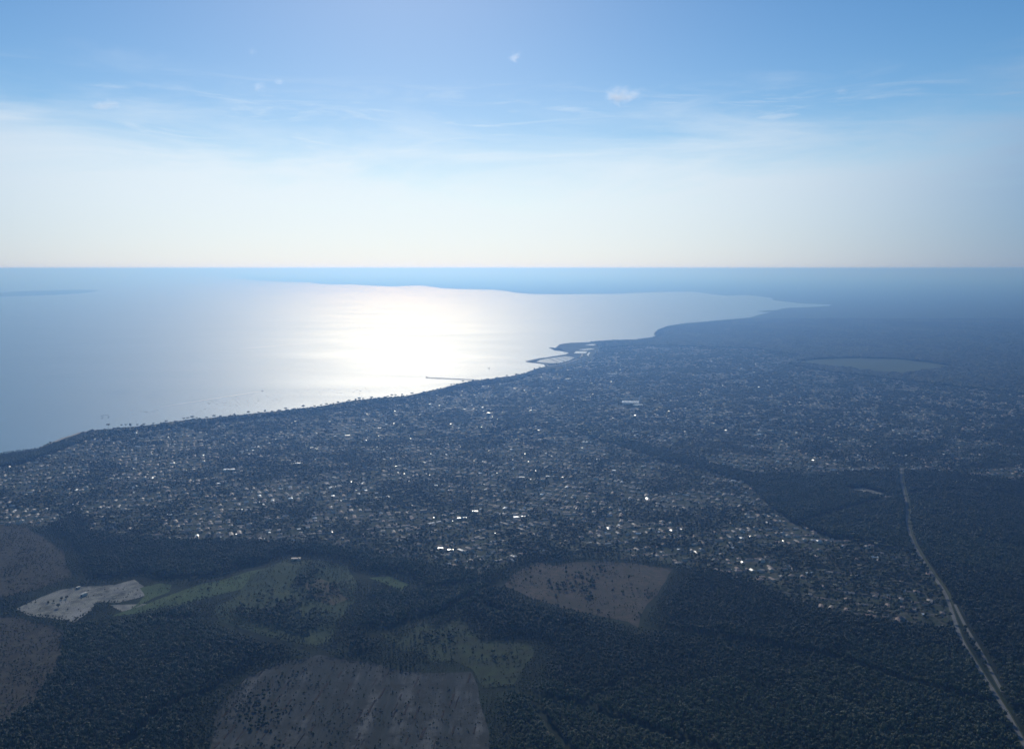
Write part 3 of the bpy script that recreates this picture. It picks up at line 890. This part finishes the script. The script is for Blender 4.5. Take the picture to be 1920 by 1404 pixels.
# low shrubs and saplings over the open ground
Ps = grid(-2200, 2200, 850, 3000, 5.0, jit=0.9, seed=6); Ps = Ps[infr(Ps, 160)]
ks = np.zeros(len(Ps), bool); us = r1.random(len(Ps)); ns = vnoise(Ps, 28, 8) * 0.6 + vnoise(Ps, 90, 9) * 0.4
for k_, d_ in (('brown', 0.30), ('olive', 0.5), ('felled', 0.22), ('heath', 0.6), ('heath_b', 0.6), ('scrub', 0.6), ('rust', 0.3), ('meadow_a', 0.35), ('meadow_b', 0.45), ('meadow_c', 0.4), ('quarry_a', 0.07)):
    i_ = inpoly(Ps, FW[k_]); ks[i_] = us[i_] < d_ * np.clip((ns[i_] - 0.32) * 3.2, 0.05, 1.6)
Ps = Ps[ks]
TREES.append((Ps, np.where(r1.random(len(Ps)) < 0.5, r1.integers(0, 4, len(Ps)), 4 + r1.integers(0, 3, len(Ps))), r1.uniform(0.12, 0.36, len(Ps))))
TP = np.concatenate([t[0] for t in TREES]); TI = np.concatenate([t[1] for t in TREES]); TS = np.concatenate([t[2] for t in TREES])
print('tree instances', len(TP))
instancer('woodland', TP, 2.1, TI, np.random.default_rng(5).uniform(0, 6.28, len(TP)), TS, PROTO)

# nearest trees: things of their own
TM = {}
for k in range(9):
    kn = 'pine' if k < 4 else 'oak' if k < 7 else 'umbrella'
    c, t = tree_meshes(kn, (10 + k) if k < 4 else (26 + k) if k < 7 else (43 + k), 110)
    c.materials.append(M_of[kn]); t.materials.append(M['bark'])
    TM[k] = (c, t, kn)
def place_tree(x, y, k, s, rz, label, cat, group, z=2.1):
    c, t, kn = TM[k]
    e = empty({'pine': 'pine_tree', 'oak': 'oak_tree', 'umbrella': 'umbrella_pine'}[kn], (x, y, z), rz); e.scale = (s,) * 3
    tag(e, label, cat, group)
    link('crown', c, None, e); link('trunk', t, None, e)
for (x, y), k, s in zip(*NEAR):
    px_, _ = pix(x, y)
    if px_ < 520: g = 'in the plantation at the bottom left'
    elif px_ < 925: g = 'on the grey felled plot at the bottom'
    elif px_ < 1400: g = 'in the plantation right of the grey felled plot'
    elif px_ < 1880: g = 'in the dark plantation left of the straight road'
    else: g = 'in the wood right of the straight road'
    w = ('dark green pine tree' if k < 4 else 'bushy oak tree')
    w = ('tall ' if s > 0.78 else 'low ' if s < 0.6 else 'middling ') + w
    gd = min(distline(np.array([[x, y]]), l)[0] for l, _ in GAPS)
    if gd < 16: g2 = 'beside the dark ride near the bottom edge'
    else: g2 = g
    place_tree(x, y, int(k), float(s), random.uniform(0, 6.28), '%s %s' % (w, g2), 'tree', 'trees ' + g)

# pines that stand out against the bright water along the shore
SP = [(203, 803, 'u'), (228, 800, 'u'), (236, 800, 'u'), (245, 801, 'p'), (258, 800, 'u'), (270, 799, 'u'), (288, 797, 'u'), (312, 794, 'u'), (345, 789, 'u'), (352, 788, 'u'), (361, 788, 'u'), (369, 787, 'u'),
      (388, 786, 'u'), (402, 785, 'u'), (414, 784, 'u'), (440, 781, 'p'), (466, 778, 'u'), (485, 777, 'u'), (497, 775, 'p'), (510, 774, 'u'), (520, 773, 'p'), (536, 771, 'u'),
      (548, 770, 'u'), (569, 767, 'u'), (577, 767, 'p'), (590, 765, 'u'), (602, 763, 'u'), (612, 762, 'u'), (625, 759, 'u'), (634, 758, 'u'), (643, 757, 'u'),
      (655, 755, 'u'), (667, 753, 'p'), (674, 752, 'u'), (681, 751, 'u'), (697, 750, 'u'), (727, 746, 'u'), (735, 745, 'u'), (742, 744, 'u'), (754, 743, 'u'), (763, 743, 'u'), (773, 742, 'u'),
      (787, 740, 'u'), (794, 737, 'p'), (812, 733, 'u'), (820, 732, 'u'), (826, 730, 'p'), (846, 724, 'u'), (852, 722, 'u'), (868, 718, 'u'), (887, 715, 'p'), (903, 713, 'u'), (915, 713, 'u'),
      (932, 711, 'u'), (950, 708, 'u'), (968, 705, 'u'), (983, 701, 'u'), (1002, 694, 'p'), (1012, 691, 'u')]
for px_, py_, t in SP:
    x, y = at(px_, py_ + 3.0)
    if px_ < 320: g, w = 'on the shore left of the moored boats', 'left of the moored boats'
    elif px_ < 520: g, w = 'on the shore behind the moored boats', 'behind the moored boats'
    elif px_ < 650: g, w = 'on the beach below the sun glitter', 'below the sun glitter'
    elif px_ < 800: g, w = 'on the shore left of the pier', 'left of the pier'
    elif px_ < 860: g, w = 'on the shore beneath the pier end', 'beneath the pier end'
    else: g, w = 'on the shore between pier and harbour', 'between pier and harbour'
    k = random.choice([7, 8]) if t == 'u' else random.choice([0, 1, 2, 3])
    place_tree(x, y, k, random.uniform(0.85, 1.45), random.uniform(0, 6.28),
               '%s in silhouette against bright water %s' % ('flat-topped umbrella pine' if t == 'u' else 'tall narrow pine', w), 'tree', 'pines ' + g, z=2.3)

# ------------------------------------------------------------------ the big buildings
def hall(name, px_, py_, lx, ly, h, rz, roofm, label, pitch=R(6), cat='building', wallm=None):
    x, y = at(px_, py_)
    e = empty(name, (x, y, 2.3), rz); tag(e, label, cat)
    w = MB(); w.box(-lx / 2, lx / 2, -ly / 2, ly / 2, -0.3, h)
    link('wall', w.mesh('wall'), wallm or M['wall'], e)
    o = 0.6; rise = ly / 2 * math.tan(pitch); b = MB()
    X, Y, z = lx / 2 + o, ly / 2 + o, h + 0.05
    b.poly([(-X, -Y, z), (X, -Y, z), (X, 0, z + rise), (-X, 0, z + rise)]); b.poly([(X, Y, z), (-X, Y, z), (-X, 0, z + rise), (X, 0, z + rise)])
    b.poly([(X, -Y, z), (X, Y, z), (X, 0, z + rise)]); b.poly([(-X, Y, z), (-X, -Y, z), (-X, 0, z + rise)])
    b.poly([(-X, Y, z), (X, Y, z), (X, -Y, z), (-X, -Y, z)])
    rf = link('roof', b.mesh('roof'), roofm, e)
    d = MB(); d.box(-2.2, 2.2, -ly / 2 - 0.06, -ly / 2, 0, min(3.6, h * .8)); link('door', d.mesh('door'), M['hull_dark'], e)
    return e
e = hall('warehouse', 1182, 757.5, 74, 60, 8, R(-8), M['grey_roof'], 'large pale flat-roofed warehouse standing alone among the trees behind town', R(2))
u = MB()
for i in range(4):
    for j in range(2): u.box(-28 + i * 17, -24 + i * 17, -14 + j * 22, -10 + j * 22, 8.6, 10.2)
link('roof_units', u.mesh('roof_units'), M['metal'], e)['kind'] = 'stuff'
hall('warehouse', 1196, 762, 42, 14, 6, R(8), M['metal'], 'narrow pale hall on the near side of the large warehouse', R(4))
BIG = [('hall', 1122, 865, 22, 16, 6, -5, 'metal', 'large brilliant white roofed hall in the middle of the houses'),
       ('hall', 1150, 886, 18, 12, 5, 4, 'metal', 'small bright white roofed hall just below and right of the largest white roof'),
       ('hall', 1301, 746, 20, 15, 6, 0, 'metal', 'lone bright white roofed building right of the large warehouse'),
       ('hall', 1194, 820, 26, 12, 5, -3, 'metal', 'long bright roofed building above the wooded strip'),
       ('hall', 1192, 812, 24, 12, 5, -3, 'grey_roof', 'grey roofed building just above the long bright roof'),
       ('hall', 1105, 832, 46, 14, 5, -10, 'grey_roof', 'long slender pale roofed building left of the wooded strip'),
       ('hall', 1243, 758, 36, 14, 5, 0, 'grey_roof', 'pale roofed building a little right of the large warehouse'),
       ('hall', 1219, 775, 14, 12, 5, 0, 'metal', 'small bright roofed building below the large warehouse'),
       ('hall', 1150, 703, 70, 24, 6, 6, 'grey_roof', 'wide pale building far back behind town'),
       ('hall', 1064, 713, 30, 16, 6, 0, 'metal', 'bright roofed building near the harbour road'),
       ('hall', 1423, 817, 18, 14, 5, 0, 'metal', 'lone bright roof in the right part of town'),
       ('hall', 1807, 863, 14, 12, 5, 0, 'metal', 'lone bright roof near the right edge of the picture'),
       ('hall', 891, 963, 18, 10, 5, 0, 'metal', 'bright white roof above the brown field, centre of town'),
       ('hall', 866, 975, 30, 8, 4, 14, 'metal', 'narrow long bright roof left of the centre of town'),
       ('hall', 845, 1036, 16, 9, 5, -8, 'metal', 'bright white roof at the lower edge of town'),
       ('hall', 826, 1032, 14, 8, 4, -4, 'metal', 'small white roof left of a larger one at the lower edge of town'),
       ('hall', 968, 974, 18, 12, 5, 12, 'metal', 'bright roof right of the centre of town'),
       ('hall', 981, 972, 12, 8, 4, 0, 'metal', 'small bright roof beside a larger one right of the centre of town'),
       ('hall', 430, 884, 44, 12, 5, 10, 'metal', 'long shining roof in the left half of town'),
       ('hall', 560, 872, 30, 12, 5, 8, 'grey_roof', 'long pale roof in the left half of town'),
       ('hall', 318, 969, 16, 10, 4, 5, 'metal', 'bright roof at the left lower part of town'),
       ('hall', 410, 910, 16, 10, 4, 5, 'metal', 'small bright roof in the left lower part of town'),
       ('hall', 555, 793, 18, 12, 5, 12, 'metal', 'white roof close behind the beach'),
       ('hall', 1640, 1049, 18, 9, 4, -6, 'metal', 'bright roof among the trees left of the curving road'),
       ('hall', 1578, 1028, 14, 9, 4, -5, 'metal', 'small bright roof beside the diagonal lane'),
       ('hall', 1605, 1085, 20, 9, 4, -6, 'tile_b', 'pale roofed farm building below the diagonal lane'),
       ('hall', 1518, 1079, 20, 8, 4, 2, 'metal', 'low bright roof at the right lower part of town'),
       ('hall', 1732, 1156, 8, 6, 3, 0, 'metal', 'tiny bright shed roof near the fork of the straight road'),
       ('hall', 555, 1051, 18, 8, 3.5, 6, 'tile_b', 'pale shed in the clearing above the scrubland')]
for n_, px_, py_, lx, ly, h, rz, rm, lb in BIG:
    if rm == 'metal': lx, ly = lx * 0.72, ly * 0.78
    hall(n_, px_, py_, lx, ly, h, R(rz), M[rm], lb, R(9) if rm == 'metal' else R(3))
hall('shed', 158, 1118, 5, 12, 4, R(-25), M['wall'], 'white roofed shed in the middle of the sandy quarry', R(9), 'shed')
hall('shed', 147, 1105, 4, 7, 3, R(-25), M['wall'], 'smaller white shed behind the one in the sandy quarry', R(9), 'shed')

# ------------------------------------------------------------------ pier
def pier():
    a, b_, c_ = Vector((*at(898, 713.5), 0)), Vector((*at(822, 709.3), 0)), Vector((*at(800, 709), 0))
    e = empty('pier', (a.x, a.y, 0)); tag(e, 'long thin wooden pier reaching out into the glittering bay', 'pier')
    d = (c_ - a); L = d.length; d.normalize(); n = Vector((-d.y, d.x, 0))
    e.rotation_euler.z = math.atan2(d.y, d.x)
    deck = MB(); deck.box(0, L, -3, 3, 2.9, 4.3)
    Lb = (b_ - a).length
    deck.box(Lb - 14, Lb + 6, -5.5, 5.5, 2.88, 4.32); deck.box(L - 5, L + 4, -6, 6, 2.88, 4.32)
    link('deck', deck.mesh('deck'), M['wood'], e)
    pm = MB(); pm.tube((0, 0, -2), (0, 0, 2.9), 0.4, 0.4, 6); pme = pm.mesh('pile')
    k = 0.0
    while k < L:
        for s in (-1.8, 1.8): link('pile', pme, M['wood'], e, (k, s, 0))
        k += 5.0
    rl = MB()
    for s in (-2.9, 2.9):
        rl.box(0, L, s - 0.09, s + 0.09, 5.2, 5.4)
        q = 0
        while q < L: rl.box(q, q + 0.12, s - 0.06, s + 0.06, 4.3, 5.2); q += 3
    link('railing', rl.mesh('railing'), M['wood'], e)
    h = MB(); h.box(L - 3, L + 2, -2.4, 2.4, 4.33, 8.2); link('shelter', h.mesh('shelter'), M['wall2'], e)
    l = MB(); l.tube((L + 3, 0, 4.3), (L + 3, 0, 11.5), 0.4, 0.25, 6); link('beacon', l.mesh('beacon'), M['wall'], e)
pier()

# ------------------------------------------------------------------ harbour
basin = [(990, 677.5), (1006, 674), (1030, 671), (1058, 667.5), (1085, 672), (1060, 682), (1034, 686), (1028, 683), (1010, 680)]
sheet('harbour_water', pts([(1006, 679), (1012, 675.5), (1035, 671.6), (1062, 668), (1078, 671), (1066, 677), (1050, 681), (1030, 681.5)]), 2.25, M['mud'], cut=False)
sheet('oyster_pond', pts([(1076, 663), (1080, 659), (1102, 659.5), (1098, 663)]), 2.3, M['water'], cut=False)
sheet('oyster_pond.001', pts([(1084, 655.8), (1108, 654), (1116, 655), (1096, 657)]), 2.3, M['water'], cut=False)
sheet('oyster_pond.002', pts([(1096, 648), (1108, 645.8), (1120, 646), (1112, 648)]), 2.3, M['water'], cut=False)
sheet('oyster_pond.003', pts([(1100, 666), (1104, 661), (1107, 661), (1103, 668)]), 2.3, M['water'], cut=False)
ribbon('breakwater', smooth(pts([(986, 678.2), (1003, 673.8), (1030, 669.8), (1066, 664.2)])), 9, 3.2, M['stone'])
ribbon('breakwater.001', smooth(pts([(1004, 680.6), (1014, 681), (1024, 684), (1028, 687)])), 8, 3.2, M['stone'])
for i, (p, q) in enumerate([((1030, 673), (1046, 680)), ((1042, 672), (1058, 678)), ((1052, 670.5), (1066, 675)), ((1060, 669), (1074, 672.5))]):
    P, Q = at(*p), at(*q)
    L = math.hypot(Q[0] - P[0], Q[1] - P[1]); a = math.atan2(Q[1] - P[1], Q[0] - P[0])
    e = empty('jetty', (P[0], P[1], 2.3), a)
    tag(e, ['floating jetty nearest the harbour mouth', 'second floating jetty from the harbour mouth', 'third floating jetty from the harbour mouth', 'innermost floating jetty of the harbour'][i], 'jetty')
    d = MB(); d.box(0, L, -1.5, 1.5, 0.2, 0.8); link('deck', d.mesh('deck'), M['wood'], e)
    fm = MB(); fm.box(-0.3, 0.3, 1.5, 8, 0.2, 0.6); fme = fm.mesh('finger')
    k = 6
    while k < L: link('finger', fme, M['wood'], e, (k, 0, 0)); k += 14

hut_w, hut_r = MB(), MB()
hut_w.box(-6, 6, -3.5, 3.5, -0.2, 2.8)
hut_r.poly([(-6.5, -4, 2.7), (6.5, -4, 2.7), (6.5, 0, 4.4), (-6.5, 0, 4.4)]); hut_r.poly([(6.5, 4, 2.7), (-6.5, 4, 2.7), (-6.5, 0, 4.4), (6.5, 0, 4.4)])
hut_w, hut_r = hut_w.mesh('wall'), hut_r.mesh('roof'); hut_w.materials.append(M['wood']); hut_r.materials.append(M['tile_b'])
hr_ = random.Random(8)
for i in range(26):
    row = i // 9; t = (i % 9) / 9
    px_, py_ = 1046 + 58 * t + row * 7, 684 - 17 * t - row * 0.5 + row * 3.0
    x, y = at(px_, py_); e = empty('oyster_hut', (x, y, 2.3), 0.75 + hr_.uniform(-.1, .1)); e.scale = (hr_.uniform(1.1, 1.6),) * 3
    tag(e, 'low wooden hut in the rows beside the harbour basin, %s row' % ['waterside', 'middle', 'landward'][row], 'hut', 'oyster huts beside the harbour')
    link('wall', hut_w, None, e); link('roof', hut_r, None, e)
ribbon('quay', smooth(pts([(1028, 687.5), (1052, 683.5), (1072, 678), (1088, 671), (1092, 664)])), 14, 2.6, M['sand'])

# ------------------------------------------------------------------ boats
def boat_meshes():
    h = MB(); secs = []                      # 7.6 m long open-decked hull
    for x, w, zk in ((-3.6, 1.15, 0.0), (-1.5, 1.35, -0.15), (1.0, 1.25, -0.1), (2.8, 0.7, 0.1), (4.0, 0.05, 0.45)):
        secs.append([(x, -w, 0.9 + max(0, x) * 0.08), (x, -w * .7, zk), (x, w * .7, zk), (x, w, 0.9 + max(0, x) * 0.08)])
    for s in secs: h.v += s
    for i in range(4):
        for j in range(3): a = i * 4 + j; h.f.append((a, a + 1, a + 5, a + 4))
        h.f.append((i * 4 + 3, i * 4, i * 4 + 4, i * 4 + 7))
    h.f.append((0, 3, 2, 1))
    c = MB(); c.v = [(-1, -.9, .9), (1.2, -.8, .95), (1.2, .8, .95), (-1, .9, .9), (-1, -.75, 2.1), (.5, -.65, 2.0), (.5, .65, 2.0), (-1, .75, 2.1)]
    c.f = [(4, 5, 6, 7), (0, 1, 5, 4), (1, 2, 6, 5), (2, 3, 7, 6), (3, 0, 4, 7)]
    mt = MB(); mt.tube((0.4, 0, 0.9), (0.4, 0, 9.5), 0.07, 0.04, 5)
    return h.mesh('hull'), c.mesh('cabin'), mt.mesh('mast')
BH, BC, BM_ = boat_meshes()
BH2 = BH.copy(); BH.materials.append(M['hull']); BH2.materials.append(M['hull_dark']); BC.materials.append(M['hull']); BM_.materials.append(M['hull'])
def boat(px_, py_, s, label, group=None, dark=False, mast=False, rz=None, z=0.0):
    x, y = at(px_, py_)
    e = empty('boat', (x, y, z), random.uniform(-0.5, 0.5) + 0.3 if rz is None else rz); e.scale = (s,) * 3
    tag(e, label, 'boat', group)
    link('hull', BH2 if dark else BH, None, e); link('cabin', BC, None, e)
    if mast: link('mast', BM_, None, e)
br = random.Random(21)
def moor(n, x0, x1, y0, y1, slope, where, s=(0.5, 0.85)):
    for i in range(n):
        px_ = br.uniform(x0, x1); py_ = br.uniform(y0, y1) + (px_ - x0) * slope
        dk, ms = br.random() < 0.6, br.random() < 0.35
        w = ('dark hulled ' if dk else 'white ') + ('sailing boat' if ms else 'motor boat')
        boat(px_, py_, br.uniform(*s), '%s moored %s' % (w, where), 'boats moored ' + where, dk, ms)
moor(9, 190, 206, 777, 785, 0, 'off the left end of the tree-lined shore', (0.7, 1.0))
moor(8, 245, 300, 768, 778, -0.05, 'in the loose cluster right of the leftmost boats', (0.7, 1.05))
moor(52, 350, 490, 752, 774, -0.12, 'in the dense field off the tree-lined shore')
moor(28, 500, 620, 738, 754, -0.12, 'in the thin scatter below the sun glitter')
moor(14, 632, 700, 733, 744, -0.1, 'just left of the pier near the beach', (0.6, 1.0))
boat(917, 691, 2.0, 'lone boat anchored above the shore between pier and harbour', None, True)
boat(801, 707.5, 1.4, 'boat lying beside the far head of the pier', None, True)
moor(16, 1014, 1056, 673, 679, -0.08, 'inside the harbour basin', (0.7, 1.2))
for p0, p1, lb in (((452, 654), (575, 643), 'small motor boat heading left with a long white wake'), ((492, 733), (300, 763), 'motor boat with a broken white wake off the moored boats')):
    a, b_ = at(*p0), at(*p1)
    rz = math.atan2(a[1] - b_[1], a[0] - b_[0])
    boat(p0[0], p0[1], 1.6, lb, None, False, False, rz)
    n = 24
    ln = [(a[0] + (b_[0] - a[0]) * i / n + math.sin(i * 1.7) * 1.5, a[1] + (b_[1] - a[1]) * i / n) for i in range(n + 1)]
    ribbon('wake', ln, [2 + 8 * min(1, i / 7) * (1 - i / n * 0.9) for i in range(n + 1)], 0.35, M['foam'])

# brash rows on the felled plot
bm_ = MB(); fr = random.Random(5)
FPOLY = FW['felled']
xs = [p[0] for p in FPOLY]; ys = [p[1] for p in FPOLY]
for k in range(int((max(xs) - min(xs)) / 17)):
    x = min(xs) + k * 17; y = min(ys)
    while y < max(ys):
        L = fr.uniform(12, 45)
        m0 = np.array([[x + (y - 1100) * 0.1, y], [x + (y + L - 1100) * 0.1, y + L]])
        if fr.random() < 0.45 and inpoly(m0, FPOLY).all():
            w = fr.uniform(0.7, 2.6); h = fr.uniform(0.4, 1.3); j = fr.uniform(-6, 6)
            p, q = m0[0] + [j, 0], m0[1] + [j, 0]
            n0 = len(bm_.v)
            for pp in (p, (p + q) / 2 + [fr.uniform(-1, 1), 0], q):
                bm_.v += [(pp[0] - w, pp[1], 2.4), (pp[0], pp[1], 2.4 + h * fr.uniform(.6, 1.2)), (pp[0] + w, pp[1], 2.4)]
            for s in (0, 3):
                bm_.f += [(n0 + s, n0 + s + 1, n0 + s + 4, n0 + s + 3), (n0 + s + 1, n0 + s + 2, n0 + s + 5, n0 + s + 4)]
        y += L + fr.uniform(2, 14)
o = link('brash', bm_.mesh('brash'), M['brash']); tag(o, kind='stuff')

# ------------------------------------------------------------------ small clouds
def cloud(px_, py_, wpx, hpx, dens, label, seed, tail=0.0):
    Y = 9000.0
    a = (px_ - 960) / FPX; b_ = (702 - py_) / FPX
    d = Vector((a, cp + b_ * sp, -sp + b_ * cp)); t = Y / d.y
    c = Vector((0, 0, H)) + d * t
    s = Y / FPX / 2 * 1.25
    bm = bmesh.new(); bmesh.ops.create_icosphere(bm, subdivisions=3, radius=1.0)
    for v in bm.verts: v.co = Vector((v.co.x * wpx * s, v.co.y * wpx * s * 0.8, v.co.z * hpx * s))
    me = bpy.data.meshes.new('cloud'); bm.to_mesh(me); bm.free()
    m = bpy.data.materials.new('cloud_vapour'); m.use_nodes = True
    nt = m.node_tree; nt.nodes.clear()
    tco = mnode(nt, 'ShaderNodeTexCoord')
    mp = mnode(nt, 'ShaderNodeMapping')
    mp.inputs['Scale'].default_value = (1 / (wpx * s), 1 / (wpx * s), 1 / (hpx * s)); nt.links.new(tco.outputs['Object'], mp.inputs[0])
    ln = mnode(nt, 'ShaderNodeVectorMath', operation='LENGTH'); nt.links.new(mp.outputs[0], ln.inputs[0])
    mp2 = mnode(nt, 'ShaderNodeMapping'); mp2.inputs['Scale'].default_value = (1.3, 1.3, 1.0); mp2.inputs['Location'].default_value = (seed, seed * 2, 0)
    nt.links.new(mp.outputs[0], mp2.inputs[0])
    n = mnoise(nt, mp2.outputs[0], 1.5, 5, 0.6, 0.4)
    def mm(op, x, y):
        q = mnode(nt, 'ShaderNodeMath', operation=op)
        for i, v in enumerate((x, y)):
            if isinstance(v, (int, float)): q.inputs[i].default_value = v
            else: nt.links.new(v, q.inputs[i])
        return q.outputs[0]
    f = mm('SUBTRACT', mm('ADD', mm('MULTIPLY', n, 2.2), -0.45), ln.outputs['Value'])
    f = mm('MULTIPLY', mm('MAXIMUM', f, 0.0), dens)
    pv = mnode(nt, 'ShaderNodeVolumePrincipled'); pv.inputs['Density Attribute'].default_value = ''
    pv.inputs['Color'].default_value = (1, 1, 1, 1); pv.inputs['Anisotropy'].default_value = 0.5
    nt.links.new(f, pv.inputs['Density'])
    out = mnode(nt, 'ShaderNodeOutputMaterial'); nt.links.new(pv.outputs[0], out.inputs['Volume'])
    o = link('cloud', me, m, None, c); tag(o, label, 'cloud')
cloud(1166, 180, 84, 36, 0.007, 'brightest small white cloud alone in the blue right of centre', 3.1)
cloud(966, 107, 34, 22, 0.006, 'tiny faint cloud high up near the centre of the sky', 7.7)
cloud(486, 163, 34, 20, 0.004, 'faint wisp of cloud left of the centre of the sky', 12.3)
cloud(524, 154, 26, 14, 0.004, 'faintest wisp just right of another wisp', 22.9)
cloud(473, 98, 20, 18, 0.003, 'highest tiny wisp in the upper left sky', 17.2)
cloud(200, 198, 64, 24, 0.004, 'soft faint cloud above the veil at the left', 31.4)
cloud(1578, 172, 34, 14, 0.003, 'thin streak of cloud in the darker blue at the right', 41.8)

# ------------------------------------------------------------------ haze
hz = MB(); hz.box(-1.0e6, 1.0e6, -1.0e4, 6.5e5, -4.0, H + 12)
m = bpy.data.materials.new('haze_air'); m.use_nodes = True
nt = m.node_tree; nt.nodes.clear()
pv = nt.nodes.new('ShaderNodeVolumePrincipled')
pv.inputs['Color'].default_value = (*HAZE_COL, 1)
pv.inputs['Density'].default_value = HAZE_DENSITY
pv.inputs['Absorption Color'].default_value = (0.68, 0.68, 0.68, 1)
pv.inputs['Anisotropy'].default_value = HAZE_G
pv.inputs['Density Attribute'].default_value = ''
out = nt.nodes.new('ShaderNodeOutputMaterial'); nt.links.new(pv.outputs[0], out.inputs['Volume'])
o = link('haze', hz.mesh('haze'), m); tag(o, kind='stuff')
